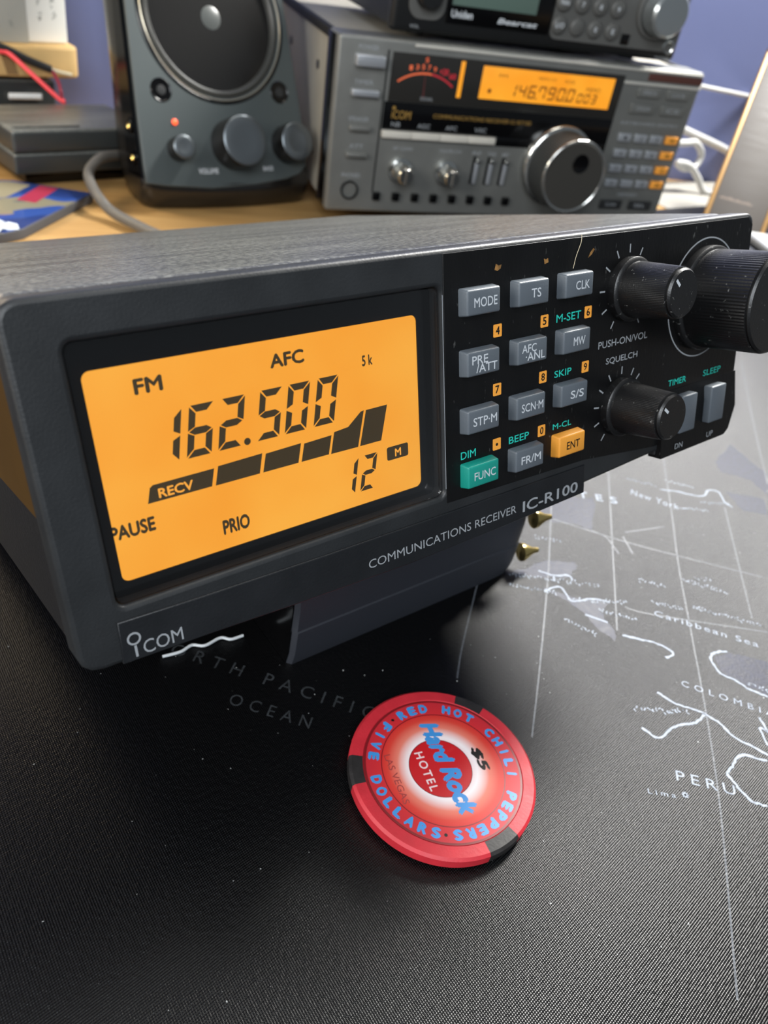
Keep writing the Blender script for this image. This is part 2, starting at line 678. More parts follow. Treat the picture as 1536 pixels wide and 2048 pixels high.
merA = [(265, 85), (216.3, 41.8), (192.2, 20.2), (172.6, 3.1), (149.2, -19.0), (131.2, -35.8), (112.2, -52.5), (82.6, -75.9)]
merB = [(230, 105), (163.2, 47.3), (134.5, 21.3), (107.8, -1.8), (88.4, -18.0)]
merC = [(200, 55), (161.3, 19.9), (133.3, -5.5)]
merD = [(214.7, 14.7), (174.2, -21.5)]
merE = [(330, 82), (279.3, 43.5), (244.5, 16.0)]
par1 = [(147.3, 42.3), (165.8, 17.8), (194.3, -13.0)]
par2 = [(142.5, -0.6), (147.5, -6.3), (173.6, -26.9)]
par3 = [(169.1, 21.3), (184.2, 17.4)]
merG = [(110, 25), (92, 10.3), (84, 3)]
for g_ in (merA, merB, merC, merD, merE, par1, par2, par3, merG):
    ribbons('grid_line', m_dim, [g_], 0.42, 3.02)
coasts = [
    [(126.3, -24.6), (127.5, -28.6), (129.4, -31.3), (131.8, -34.8), (132.9, -38.6), (132.6, -42.1), (134.1, -46.0), (135.6, -49.9)],
    [(131.8, -34.8), (127.9, -35.2), (125.2, -34.3), (120.7, -33.1), (115.3, -33.4), (114.1, -29.4)],
    [(200.3, 31.3), (205.0, 28.1), (211.7, 22.3), (217.8, 23.2), (220.4, 20.9), (217.3, 16.4), (217.5, 13.4)],
    [(155.8, -25.4), (152.1, -23.9), (148.9, -24.8), (147.2, -29.0), (148.9, -32.7), (149.7, -36.2), (152.1, -39.9)],
    [(134.1, -50.8), (129.4, -46.4), (124.8, -47.2), (122.3, -47.5), (121.6, -49.3), (121.0, -52.3), (121.2, -55.1), (123.2, -57.4)],
    [(143.8, -42.7), (141.9, -46.1), (141.1, -44.4), (138.2, -48.3)],
    [(130.2, 21.1), (133.0, 17.6), (136.8, 15.8), (136.7, 14.1)], [(132.8, 17.7), (131.3, 15.9)],
    [(125.7, 14.3), (131.1, 13.4), (130.1, 8.0), (136.0, 6.0), (139.8, 2.8)],
    [(129.7, 2.6), (133.1, -2.2)],
    [(133.2, -7.6), (137.1, -11.2), (139.9, -14.2), (141.1, -18.5), (137.9, -18.3)]]
for c_ in coasts:
    ribbons('coastline', m_line, [c_], 0.62, 3.05, 0.16)
ribbons('faint_coastline', m_dim, [[(159.4, 26.7), (161.2, 21.9), (158.9, 15.2)], [(166.9, 20.3), (163.1, 13.3)]], 0.5, 3.04, 0.1)
lands = [
    [(149.9, 42.3), (160.6, 44.0), (172.9, 38.6), (171.7, 35.8), (159.4, 26.7), (156.8, 30.9), (150.9, 34.6), (147.6, 39.1)],
    [(121.4, 24.1), (136.3, 23.1), (143.5, 18.8), (140.9, 16.4), (136.2, 15.2), (128.2, 19.1)],
    [(236.5, 33.5), (254.5, 38.5), (251.4, 26.1), (250.7, 19.8), (237.4, 11.7), (239.9, 20.5), (232.9, 28.5)],
    [(126.3, 15.7), (131.3, 9.1), (140.0, 2.3), (134.5, 1.8), (132.3, -5.7), (129.5, -8.0), (128.8, -3.1), (129.8, 3.4), (128.1, 9.9)],
    [(223.1, 20.3), (233.6, 11.0), (226.3, 5.0), (219.7, 10.2)],
    [(150.5, -24.9), (155.7, -25.8), (163.3, -33.1), (152.7, -39.6), (150.3, -35.9), (147.7, -29.2)]]
for l in lands:
    jag = []
    for a, b in zip(l, l[1:] + l[:1]):
        for k in range(6):
            t = k / 6
            jag.append((a[0] + (b[0] - a[0]) * t + random.uniform(-.5, .5) * (k > 0), a[1] + (b[1] - a[1]) * t + random.uniform(-.5, .5) * (k > 0)))
    bm = bmesh.new()
    bm.faces.new([bm.verts.new((p[0], p[1], 3.01)) for p in jag])
    bmesh.ops.triangulate(bm, faces=bm.faces[:])
    for f in bm.faces:
        f.normal_update()
        if f.normal.z < 0:
            f.normal_flip()
    me = bpy.data.meshes.new('land_area')
    bm.to_mesh(me)
    bm.free()
    link('land_area', me, m_land, mat_root, 0)


def map_text(s, p0, p1, h, m, spacing=1.0, weight=0.0):
    p0, p1 = Vector(p0), Vector(p1)
    L = (p1 - p0).length
    me = fit(text_mesh(s, weight, spacing=spacing), 0, L, 0, h)
    a = math.atan2(p1.y - p0.y, p1.x - p0.x)
    me.transform(Matrix.Translation((p0.x, p0.y, 3.06)) @ Matrix.Rotation(a, 4, 'Z'))
    return link('map_lettering', me, m, mat_root, 0)


map_text('UNITED STATES', (126.5, 74.6), (178.7, 32.1), 3.6, m_line, 1.9, 0.02)
map_text('New York', (187.5, 33.9), (196.8, 20.9), 3.2, m_line, 1.2)
map_text('Caribbean Sea', (147.7, -6.9), (165.6, -29.0), 2.2, m_line, 1.25)
map_text('COLOMBIA', (133.8, -26.3), (147.6, -44.6), 1.9, m_line, 1.7)
map_text('PERU', (109.8, -42.5), (118.9, -52.1), 2.6, m_line, 1.45)
map_text('Lima', (101.3, -41.2), (106.0, -45.2), 1.2, m_line, 1.5)
map_text('NORTH PACIFIC', (26, 44.0), (59.5, 3.2), 3.3, m_faint, 1.75)
map_text('OCEAN', (34.3, 21.8), (46.2, 8.0), 3.0, m_faint, 1.7)
# small place-name rows too fine to read in the photograph: broken strokes
rows = [((154.8, 4.4), (159.8, -1.1)), ((168.0, -2.0), (176.2, -12.3)), ((160.9, -10.6), (173.7, -24.9)), ((172.3, -3.2), (176.5, -6.6)),
        ((120.8, 23.5), (141.2, 8.4)), ((117.8, 20.3), (128.2, 11.5)), ((122.5, 3.9), (126.2, -4.1)), ((129.6, 8.3), (144.0, -0.1)),
        ((133.9, 1.3), (141.1, -5.9)), ((116.2, -25.3), (128.1, -32.8)), ((208.2, 19.8), (217.9, 14.4)), ((197.0, 21.4), (206.5, 15.5)),
        ((206.4, 33.5), (213.0, 26.5)), ((193.2, 40.3), (199.9, 32.7)), ((151.0, -3.6), (157.2, -9.2)), ((150.7, -35.0), (153.3, -39.2)),
        ((139.5, 31.9), (146.2, 26.9))]
bm = bmesh.new()
for a, b in rows:
    a, b = Vector(a), Vector(b)
    t = (b - a).normalized()
    u = Vector((-t.y, t.x))
    L = (b - a).length
    x = 0.0
    while x < L:
        for _ in range(2):
            p = a + t * (x + random.uniform(-.2, .2)) + u * random.uniform(0.1, 1.2)
            q = p + t * random.uniform(.15, .6) + u * random.uniform(-.8, .8)
            ribbon(bm, [p, q], random.uniform(.22, .4), 3.055)
        x += random.uniform(.7, 1.1)
p = Vector((108.5, -45.8))
for k in range(4):
    d_ = Vector((cos(k * pi / 4), sin(k * pi / 4))) * .75
    ribbon(bm, [p - d_, p + d_], .3, 3.057)
for f in bm.faces:
    f.normal_update()
    if f.normal.z < 0:
        f.normal_flip()
me = bpy.data.meshes.new('small_map_print')
bm.to_mesh(me)
bm.free()
link('small_map_print', me, m_line, mat_root, 0)['kind'] = 'stuff'

# ================================================================== FRONT RECEIVER
RP = Matrix(((0.9998476951563912, 0.0059387061339686445, -0.016410918923280872),
             (0.0, 0.9403241313600332, 0.3402800728546986),
             (0.01745240643728351, -0.3402282465514193, 0.9401809154402649)))
OP = Vector((-0.9023366784820283, 17.590721773653428, -48.60989958371664))
Mr = RP.to_4x4()
Mr.translation = RP @ (-OP) * S
rx = root('radio_receiver', 'black radio receiver in front, large orange lit screen, propped up on the map mat', 'radio receiver', Mr)

m_case = mat_case('case_paint', (30, 30, 31), (112, 112, 106), .30, 2.4)
m_bezel = mat('bezel_plastic', (34, 36, 38), 0.45, var=0.18, vscale=120, bump=0.12, bscale=2500)
m_panel = mat('panel_plastic', (9, 9, 10), 0.40, spec=.35, var=0.3, vscale=150, bump=0.1, bscale=2500, speck=0.22, speckscale=900, stretch=(1, 1, .3))
m_black = mat('gloss_black', (5, 5, 6), 0.16, spec=.4)
m_white = mat('print_white', (196, 201, 206), 0.5)
m_greyp = mat('print_grey', (150, 154, 158), 0.5)
m_teal = mat('print_teal', (38, 196, 178), 0.5)
m_orange = mat('print_orange', (246, 164, 62), 0.5)
m_dark = mat('print_black', (14, 12, 10), 0.5)
m_key = mat('key_grey', (88, 95, 102), 0.42, bump=0.08, bscale=3000)
m_keyt = mat('key_teal', (20, 138, 124), 0.42, bump=0.08, bscale=3000)
m_keyo = mat('key_orange', (226, 152, 56), 0.42, bump=0.08, bscale=3000)
m_knob = mat('knob_black', (16, 16, 17), 0.38, spec=0.6, bump=0.1, bscale=3000, speck=0.6, speckscale=900)

# metal case behind the bezel
BOX('case', m_case, rx, 0.9, 149.1, 5.2, 150, 0.6, 48.9, 2.2, 5)
m_sidep = mat('bronze_reflection', (128, 96, 52), .4, metal=.8, var=.1, vscale=40)
tag(BOX('reflection_panel', m_sidep, rx, .55, 1.2, 7.5, 147, 21, 46, .25), 'bronze panel imitating a warm reflection')  # warm reflection on the upper left side put in as bronze colour
# front bezel with the window opening
outer = [(3.0, 0.9), (98.6, 0.9), (98.6, 1.4), (120.6, 2.4), (122.4, 2.4), (122.4, 1.6), (146.4, 2.2), (148.2, 3.2), (150.2, 8.0), (150.0, 46.5)]
outer += [(147.6 + 2.4 * cos(a), 46.5 + 2.4 * sin(a)) for a in [radians(k) for k in (20, 45, 70, 90)]]
outer += [(2.6 + 2.6 * cos(a), 46.3 + 2.6 * sin(a)) for a in [radians(k) for k in (90, 112, 135, 158, 180)]]
outer += [(0.0, 3.6), (0.4, 2.3), (1.4, 1.3)]
win = rrect(6.3, 62.75, 8.9, 43.5, 1.3)
PLATE('bezel_shell', m_bezel, rx, [outer, win], 0.0, 5.0, 0.7)
# darker keypad facing to the right of the window
face = [(63.1, 7.6), (98.5, 6.6), (121, 4.0), (149.3, 4.0), (149.4, 46.6), (147.4, 48.2), (63.1, 48.2)]
PLATE('keypad_panel', m_panel, rx, [face], -0.12, 0.3, 0.08)
PLATE('window_surround', m_black, rx, [rrect(6.4, 62.65, 9.0, 43.4, 1.2), rrect(8.27, 59.9, 10.97, 39.43, 1.1)], 2.75, 2.95)
PLATE('window_floor', m_black, rx, [rrect(6.4, 62.65, 9.0, 43.4, 1.2)], 4.2, 4.8)

lcd = tag(PLATE('lcd_display', mat_screen('lcd_glow', (250, 160, 42), (255, 177, 60), 1.0), rx, [rrect(7.0, 62, 9.6, 41.0, .5)], 3.0, 3.6),
          'orange backlit screen')
m_seg = mat('lcd_ink', (62, 50, 22), 0.6)
Y = 2.98
polys = []
for ch, x in (('1', 15.1), ('6', 19.8), ('2', 24.42), ('5', 30.4), ('0', 34.95), ('0', 39.87)):
    polys += seg_polys(ch, x, 25.6, 3.62, 7.05, 0.98, 0.205, 0.17)
polys.append(circle(28.95, 25.95, 0.52, 20))
for ch, x in (('1', 43.75), ('2', 47.42)):
    polys += seg_polys(ch, x, 13.2, 2.65, 5.8, 0.72, 0.2, 0.14)
k = 0.27
for a, b in ((23.33, 30.27), (30.82, 36.75), (37.28, 42.15)):
    polys.append([(a, 20.8), (b, 20.8), (b + .75, 23.7), (a + .75, 23.5)])
polys.append([(42.55, 20.75), (47.6, 20.7), (49.1, 26.3), (48.5, 26.2), (46.0, 24.3), (43.4, 24.05)])
polys.append([(47.98, 20.72), (52.1, 20.72), (53.6, 26.3), (49.5, 26.25)])
link('lcd_segments', poly_mesh(polys, Y), m_seg, lcd, 0)
link('lcd_flag', poly_mesh([[(13.54, 20.85), (22.78, 20.85), (23.45, 23.35), (14.6, 23.25), (14.15, 22.95)]], Y), m_seg, lcd, 0)
link('lcd_flag', poly_mesh([rrect(53.1, 57.45, 16.95, 19.2, .35)], Y), m_seg, lcd, 0)
m_seglit = mat_screen('lcd_glow_text', (252, 168, 56), (252, 172, 62), 1.0)
TEXT('lcd_lettering', m_seglit, lcd, 'RECV', 15.15, 20.15, 21.2, 22.6, Y - .02, 0.03)
TEXT('lcd_lettering', m_seglit, lcd, 'M', 54.7, 55.95, 17.35, 18.7, Y - .02, 0.03)
for s, x0, x1, z0, z1, wt in (('FM', 14.4, 18.2, 35.4, 37.45, .035), ('AFC', 33.8, 39.35, 35.4, 37.4, .035), ('5 k', 49.3, 51.25, 33.05, 34.7, .03),
                              ('PAUSE', 7.9, 14.05, 16.95, 19.05, .04), ('PRIO', 23.5, 27.75, 13.1, 15.4, .04)):
    TEXT('lcd_lettering', m_seg, lcd, s, x0, x1, z0, z1, Y, wt)
PLATE('window_pane', mat_glass('window_acrylic'), rx, [rrect(6.5, 62.55, 9.1, 43.3, 1.2)], 0.7, 0.95)

# twelve keys
KW, KH, KX, KZ, KP, KQ = 7.13, 3.93, 66.32, 42.55, 11.347, 9.632
names = [['MODE', 'TS', 'CLK'], [('PRE', '/ATT'), ('AFC', '\u00b7ANL'), 'MW'], ['STP\u00b7M', 'SCN\u00b7M', 'S/S'], ['FUNC', 'FR/M', 'ENT']]
for r in range(4):
    for c in range(3):
        x, z = KX + c * KP, KZ - r * KQ
        m = m_key if (r, c) not in ((3, 0), (3, 2)) else (m_keyt if c == 0 else m_keyo)
        bm = bmesh.new()
        box(bm, x, x + KW, -2.0, 0.1, z - KH, z)
        for v in bm.verts:
            if v.co.y > -1:
                v.co.x += -.25 if v.co.x < x + 1 else .25
                v.co.z += -.25 if v.co.z < z - 1 else .25
        bmesh.ops.bevel(bm, geom=[e for e in bm.edges if any(v.co.y < -1 for v in e.verts)], offset=0.32, segments=3, profile=.5, affect='EDGES')
        ko = bmobj('key', bm, m, rx)
        if m is m_keyt:
            tag(ko, 'teal key')
        if m is m_keyo:
            tag(ko, 'orange key')
        n = names[r][c]
        ink = m_dark if n == 'ENT' else m_white
        if isinstance(n, tuple):
            TEXT('key_legend', ink, ko, n[0], x + .9, x + 4.4, z - 2.05, z - .65, -2.03, .01)
            TEXT('key_legend', ink, ko, n[1], x + 1.8, x + 6.5, z - 3.45, z - 2.05, -2.03, .01)
        else:
            wd = {2: 3.1 if n == 'MW' else 2.3, 3: 3.6, 4: 5.0, 5: 5.4}[len(n)]
            cx = x + {'MODE': 3.9, 'TS': 4.0, 'CLK': 4.3, 'MW': 4.1, 'S/S': 4.2}.get(n, 3.8)
            TEXT('key_legend', ink, ko, n, cx - wd / 2, cx + wd / 2, z - 2.75, z - 1.25, -2.03, .01)
for s, x0, z0 in (('4', 73.7, 34.1), ('5', 84.95, 34.1), ('6', 96.4, 34.15), ('7', 73.7, 24.2), ('8', 84.98, 24.3), ('9', 96.4, 24.2),
                  ('.', 73.72, 14.45), ('0', 85.06, 14.35)):
    tg = PLATE('number_tag', m_orange, rx, [rrect(x0, x0 + 1.9, z0, z0 + 2.1, .2)], -.17, -.11)
    if s == '.':
        link('tag_digit', poly_mesh([circle(x0 + .95, z0 + 1.0, .28, 16)], -.19), m_dark, tg, 0)
    else:
        TEXT('tag_digit', m_dark, tg, s, x0 + .5, x0 + 1.42, z0 + .38, z0 + 1.75, -.19, .02)
m_worn = mat('tag_worn', (128, 92, 48), .6, var=.5, vscale=900)
for x0, pts_ in ((73.9, [(0, .2), (.6, 0), (1.3, .3), (1.5, .9), (.9, .8), (.3, 1.1)]), (85.3, [(.2, 0), (1.1, .2), (1.0, .9), (.5, .7), (0, .9)]), (96.6, [(0, 0), (.9, .5), (1.7, 1.3), (1.3, 1.5), (.6, .9)])):
    tag(PLATE('number_tag', m_worn, rx, [[(x0 + a, 44.6 + b) for a, b in pts_]], -.17, -.12), 'worn orange tag')
for s, x0, x1, z0, z1 in (('DIM', 66.2, 69.65, 14.6, 15.95), ('BEEP', 77.6, 82.7, 14.75, 16.05), ('M-CL', 89.0, 94.1, 14.8, 15.9),
                          ('M-SET', 88.9, 95.4, 34.4, 35.8), ('SKIP', 88.9, 93.5, 24.6, 25.85)):
    TEXT('teal_legend', m_teal, rx, s, x0, x1, z0, z1, -.17, .008)
for s, x0, x1, z0, z1 in (('PUSH-ON/VOL', 100.8, 115.6, 27.85, 29.2), ('SQUELCH', 103.3, 112.9, 24.35, 25.75)):
    TEXT('white_legend', m_greyp, rx, s, x0, x1, z0, z1, -.17, .006)


def ticks(cx, cz, r0, r1, angs, wd=.3):
    ps = []
    for a in angs:
        a = radians(a)
        d_, n_ = (cos(a), sin(a)), (-sin(a), cos(a))
        ps.append([(cx + r * d_[0] + s * wd / 2 * n_[0], cz + r * d_[1] + s * wd / 2 * n_[1]) for r, s in ((r0, -1), (r1, -1), (r1, 1), (r0, 1))])
    return ps


link('volume_scale', poly_mesh(ticks(108.3, 38.0, 6.5, 8.0, (62, 90, 118, 146, 178, 208, 238, 302)), -.17), m_greyp, rx, 0)
link('squelch_scale', poly_mesh(ticks(108.4, 15.5, 6.4, 7.9, (44, 62, 90, 120, 146, 172, 200, 230)), -.17), m_greyp, rx, 0)


def knob(name, cx, cz, rs, rb, rt, L, ptr):
    prof = [(0, .1), (rs, .1), (rs, -1.6), (rs - .3, -1.9), (rb, -2.0)]
    N = 96
    bm = bmesh.new()
    lathe(bm, prof + [(rb, -2.4)], cx, cz, N)
    o_ = bmobj(name, bm, m_knob, rx)
    bm = bmesh.new()
    pr = [(rb, -2.3), (rb, -2.6), (rt + .05, -(L - .9)), (rt - .35, -(L - .75)), (rt - .35, -(L - .55)), (rt - .1, -(L - .4)), (rt - .45, -L), (0, -L)]
    lathe(bm, pr, cx, cz, N * 2)
    for v in bm.verts:                                   # fine knurling on the grip
        if -(L - .85) < v.co.y < -2.4:
            a = math.atan2(v.co.z - cz, v.co.x - cx)
            f = 1 + (.006 if int(round(a / (2 * pi) * N * 2)) % 2 else -.006)
            v.co.x = cx + (v.co.x - cx) * f
            v.co.z = cz + (v.co.z - cz) * f
    bmobj('grip', bm, m_knob, o_)
    if ptr is not None:
        link('pointer_mark', poly_mesh(ticks(cx, cz, rt * .45, rt * .8, (ptr,), .55), -L - .02), m_white, o_, 0)
    return o_


knob('volume_knob', 108.35, 38.0, 5.85, 5.05, 4.45, 12.0, 135)
knob('squelch_knob', 108.45, 15.5, 5.85, 5.05, 4.45, 12.2, 142)
knob('tuning_dial', 133.75, 33.3, 10.4, 9.7, 9.45, 15.6, None)
PLATE('dial_ring', m_greyp, rx, [circle(133.75, 33.3, 11.98, 96), circle(133.75, 33.3, 11.72, 96)], -.17, -.11)
# raised corner block with the two rocker keys
bm = bmesh.new()
pts = [(122.6, 1.0), (146.6, 1.2), (148.2, 2.4), (149.9, 7.6), (149.9, 15.4), (122.6, 15.4)]
fr_ = [bm.verts.new((x - (.0 if x > 140 else .0), -1.2 if z < 12 else -.2, z)) for x, z in pts]
bk_ = [bm.verts.new((x, 2.0, z)) for x, z in pts]
bm.faces.new(fr_)
bm.faces.new(bk_[::-1])
for i in range(6):
    bm.faces.new((fr_[i], fr_[(i + 1) % 6], bk_[(i + 1) % 6], bk_[i]))
blk = bmobj('timer_block', bm, m_panel, rx, 20)
for x in (126.7, 137.6):
    BOX('rocker_key', m_key, blk, x, x + 5.6, -2.4, 0, 5.9, 14.1, .35)
TEXT('teal_legend', m_teal, rx, 'TIMER', 124.3, 130.6, 16.35, 17.65, -.17, .006)
TEXT('teal_legend', m_teal, rx, 'SLEEP', 136.9, 143.6, 16.3, 17.65, -.17, .006)
TEXT('white_legend', m_greyp, blk, 'UP', 139.3, 141.8, 2.1, 3.3, -1.23, .0)
TEXT('white_legend', m_greyp, blk, 'DN', 127.4, 130.2, 2.1, 3.3, -1.23, .0)
# bowed name strip along the lower edge
top = [(5.6, 7.2), (17.4, 6.7), (38, 6.2), (64, 5.9), (98.6, 5.6)]
bot = [(98.8, -.3), (77, -.8), (54, -.9), (33, -.25), (18, .45), (5.4, .9)]
strip = PLATE('name_strip', mat('strip_plastic', (24, 26, 29), 0.4, var=.15, vscale=120, bump=.1, bscale=2500), rx, [top + bot], -.35, 1.6, .2)
TEXT('strip_lettering', m_greyp, strip, 'COMMUNICATIONS RECEIVER', 45.9, 79.6, 1.05, 2.6, -.38, .0)
TEXT('strip_lettering', m_greyp, strip, 'IC-R100', 81.3, 96.7, .55, 2.75, -.38, .014)
TEXT('strip_lettering', m_greyp, strip, 'COM', 8.35, 14.0, 1.3, 3.35, -.38, .0)
link('strip_emblem', poly_mesh(ticks(7.35, 1.35, 0, 1.75, (90,), .34), -.38), m_greyp, strip, 0)
PLATE('strip_emblem', m_greyp, strip, [circle(7.35, 4.15, .95, 32), circle(7.35, 4.15, .68, 32)], -.39, -.36)
# thin line where the painted facing ends
link('panel_seam', poly_mesh([[(62.85, 10.2), (63.0, 10.2), (63.0, 42.2), (62.85, 42.2)]], -.02), m_greyp, rx, 0)
# a pale hair stuck on the front
TUBE('hair', mat('hair_pale', (205, 190, 160), .5), rx, [(92.6, -.3, 43.2), (93.0, -.5, 45.2), (94.0, -.6, 47.4), (94.2, -.5, 48.6)], .05)

# ================================================================== PROP UNDER THE RECEIVER
prop = root('support_block', 'dark grey rounded block under the tilted front receiver, brass studs at its right end', 'support block', loc=(54, 24, 0))
m_prop = mat('prop_plastic', (44, 47, 54), 0.5, bump=.15, bscale=1500)
prof = [(0.6, 0.05), (-.1, 4), (-.1, 11), (.2, 11.3), (.25, 18), (1.4, 26), (2.4, 34), (5, 41.2), (34, 30.6), (34, .05)]
bm = bmesh.new()
secs = []
for x, sx in ((-3, .94), (-2.2, 1.0), (62, 1.0), (65.5, .985), (68, .93), (69.5, .86)):
    secs.append([bm.verts.new((x, 17 + (a - 17) * sx, .05 + (b - .05) * (sx if x > 0 else 1))) for a, b in prof])
for a, b in zip(secs, secs[1:]):
    for i in range(len(prof)):
        j = (i + 1) % len(prof)
        bm.faces.new((a[i], b[i], b[j], a[j]))
bm.faces.new(secs[0][::-1])
bm.faces.new(secs[-1])
bmobj('body', bm, m_prop, prop, 40)
bm = bmesh.new()
pr_ = [(17 + (a - 17) * .93, .08 + (b - .05) * .985) for a, b in prof]
f0_, f1_ = [bm.verts.new((-3.35, a, b)) for a, b in pr_], [bm.verts.new((-3.02, a, b)) for a, b in pr_]
bm.faces.new(f0_[::-1])
bm.faces.new(f1_)
for i in range(len(pr_)):
    bm.faces.new((f0_[i], f1_[i], f1_[(i + 1) % len(pr_)], f0_[(i + 1) % len(pr_)]))
tag(bmobj('shade_cap', bm, m_black, prop), 'black cap for the shaded end')  # black cap added for the shade on the block's left end
m_brass = mat('brass', (232, 205, 130), 0.22, metal=1.0)
for z in (5.6, 17.6):
    bm = bmesh.new()
    lathe(bm, [(0, -6), (.7, -6), (1.1, -4), (2.6, -1.2), (2.6, -.4), (1.6, 0), (0, 0)], 0, 0, 24)
    st = bmobj('stud', bm, m_brass, prop)
    st.rotation_euler = (0, 0, radians(75))
    st.location = Vector((70.4, 1.5, z)) * S
# pale tube added to imitate a glint on the mat under the front edge
glint = TUBE('glint_strip', mat('glint_pale', (206, 212, 216), .2), None, [(27.5, 39.6, .45), (31.5, 39.0, .5), (34.5, 39.6, .5), (37, 38.2, .5), (41, 38.6, .6), (43, 37.2, .5), (46, 37.0, .45)], .36)
tag(glint, 'small pale strip imitating a glint on the map mat under the receiver', 'painted glint')

# ================================================================== POKER CHIP
cz = Vector((.0122, 0, 1)).normalized()
cx_ = Vector((1, 0, 0)) - cz * cz.x
cx_.normalize()
cy_ = cz.cross(cx_)
A = radians(-105.3)
ax = cx_ * cos(A) + cy_ * sin(A)
ay = cz.cross(ax)
Mc = Matrix((ax, ay, cz)).transposed().to_4x4()
Mc.translation = Vector((63.88, -15.03, 0.27)) * S
chip = root('poker_chip', 'red casino chip with blue lettering lying on the black map mat', 'poker chip', Mc)
m_red = mat('chip_red', (192, 40, 52), 0.5, var=.08, vscale=300, bump=.12, bscale=1800)
m_chipblk = mat('chip_black', (38, 36, 36), 0.5, var=.2, vscale=400, bump=.12, bscale=1800)
H = 3.1
LATHE('clay_body', m_red, chip, [(0, 0), (18.9, 0), (19.5, .5), (19.5, H - .55), (18.95, H - .05), (16.75, H), (16.6, H - .25), (0, H - .25)], 0, 0, 128, 'z')
inlay = LATHE('printed_inlay', mat_radial('chip_inlay', [(0, (200, 38, 44)), (7.2, (238, 228, 230)), (7.9, (232, 208, 208)), (9.6, (222, 122, 104)), (11.6, (208, 62, 50)), (12.7, (202, 46, 42)),
                                                        (12.95, (198, 40, 46)), (16.4, (186, 36, 48))], .5), chip,
              [(0, H - .24), (16.55, H - .2), (16.55, H - .1), (0, H - .1)], 0, 0, 128, 'z')
inlay.data.transform(Matrix.Translation((0, 0, -(H - .1) * S)))
inlay.location = (0, 0, (H - .1) * S)
ZT = H - .09


def disc(name, m, r0, r1, z, cx=0, cy=0):
    outl = [circle(cx, cy, r1, 96)] + ([circle(cx, cy, r0, 96)] if r0 else [])
    return FLAT(name, m, chip, outl, z - .005, z + .005)


m_ring = mat('chip_line', (120, 24, 30), .4)
disc('ring_line', m_ring, 12.78, 12.98, ZT)
disc('ring_line', m_ring, 16.1, 16.55, ZT)
disc('centre_disc', mat('chip_centre', (190, 26, 34), .35), 0, 6.6, ZT + .002, -.1, -.6)
disc('ring_line', m_ring, 6.5, 6.66, ZT + .004, -.1, -.6)
# black edge spots: segments of the rim
for a0, a1 in ((42, 22), (142, 162), (-101.4, -79.6)):
    a0, a1 = radians(min(a0, a1)) - A, radians(max(a0, a1)) - A
    bm = bmesh.new()
    N = 14
    rows_ = []
    for k in range(N + 1):
        a = a0 + (a1 - a0) * k / N
        rows_.append([bm.verts.new((r * cos(a), r * sin(a), z)) for r, z in ((16.76, H + .02), (18.97, H - .03), (19.53, H - .54), (19.53, .5), (18.93, -.01), (16.9, -.01))])
    for a, b in zip(rows_, rows_[1:]):
        for i in range(5):
            bm.faces.new((a[i], a[i + 1], b[i + 1], b[i]))
    tag(bmobj('edge_spot', bm, m_chipblk, chip), 'black edge spot')
m_blue = mat('chip_blue', (62, 140, 208), .4)
m_chipw = mat('chip_silver', (226, 206, 208), .4)


def arc_text(s, rb, h, ang0, ang1, outward, m, weight=.03):
    """letters spread from ang0 to ang1 (degrees, chip frame)"""
    out = []
    n = len(s)
    for i, ch in enumerate(s):
        if ch == ' ':
            continue
        a = radians(ang0 + (ang1 - ang0) * i / (n - 1))
        if ch == '\u00b7':
            me = plate_mesh([circle(0, .9, .35, 12)], .004)
        else:
            me = text_mesh(ch, .07)
            fit(me, *((-.3, .3) if ch == 'I' else (-.95, .95)), 0, h)
        rot = a - pi / 2 if outward else a + pi / 2
        r = rb if outward else rb + h
        me.transform(Matrix.Translation((r * cos(a), r * sin(a), ZT + .012)) @ Matrix.Rotation(rot, 4, 'Z'))
        out.append(me)
    return merge('chip_lettering', out, m, chip, 0)


arc_text('RED HOT CHILI PEPPERS', 13.35, 2.3, 90 + 105, 90 - 103, True, m_blue)
arc_text('FIVE DOLLARS', 13.35, 2.3, 270 - 56, 270 + 60, False, m_blue)
arc_text('\u00b7\u00b7', 13.7, 2.0, 90 + 115, 90 - 112.5, True, m_dark)


def chip_text(s, x0, x1, y0, y1, m, weight=0.0, shear=0.0, dz=.014, spacing=1.0):
    me = fit(text_mesh(s, weight, shear=shear, spacing=spacing), x0, x1, y0, y1)
    me.transform(Matrix.Translation((0, 0, ZT + dz)))
    return link('chip_lettering', me, m, chip, 0)


chip_text('Hard', -11.0, -.7, -1.2, 3.2, m_blue, .06, .25)
chip_text('Rock', .0, 11.0, -1.2, 3.2, m_blue, .06, .25)
chip_text('HOTEL', -4.6, 4.4, -4.8, -2.9, m_chipw, .02, 0, spacing=1.3)
chip_text('$5', -2.9, 2.9, 7.2, 9.7, m_dark, .05, .15)
chip_text('LAS VEGAS', -5.6, 5.6, -11.2, -9.8, mat('chip_faded', (150, 60, 60), .4), .0, 0)

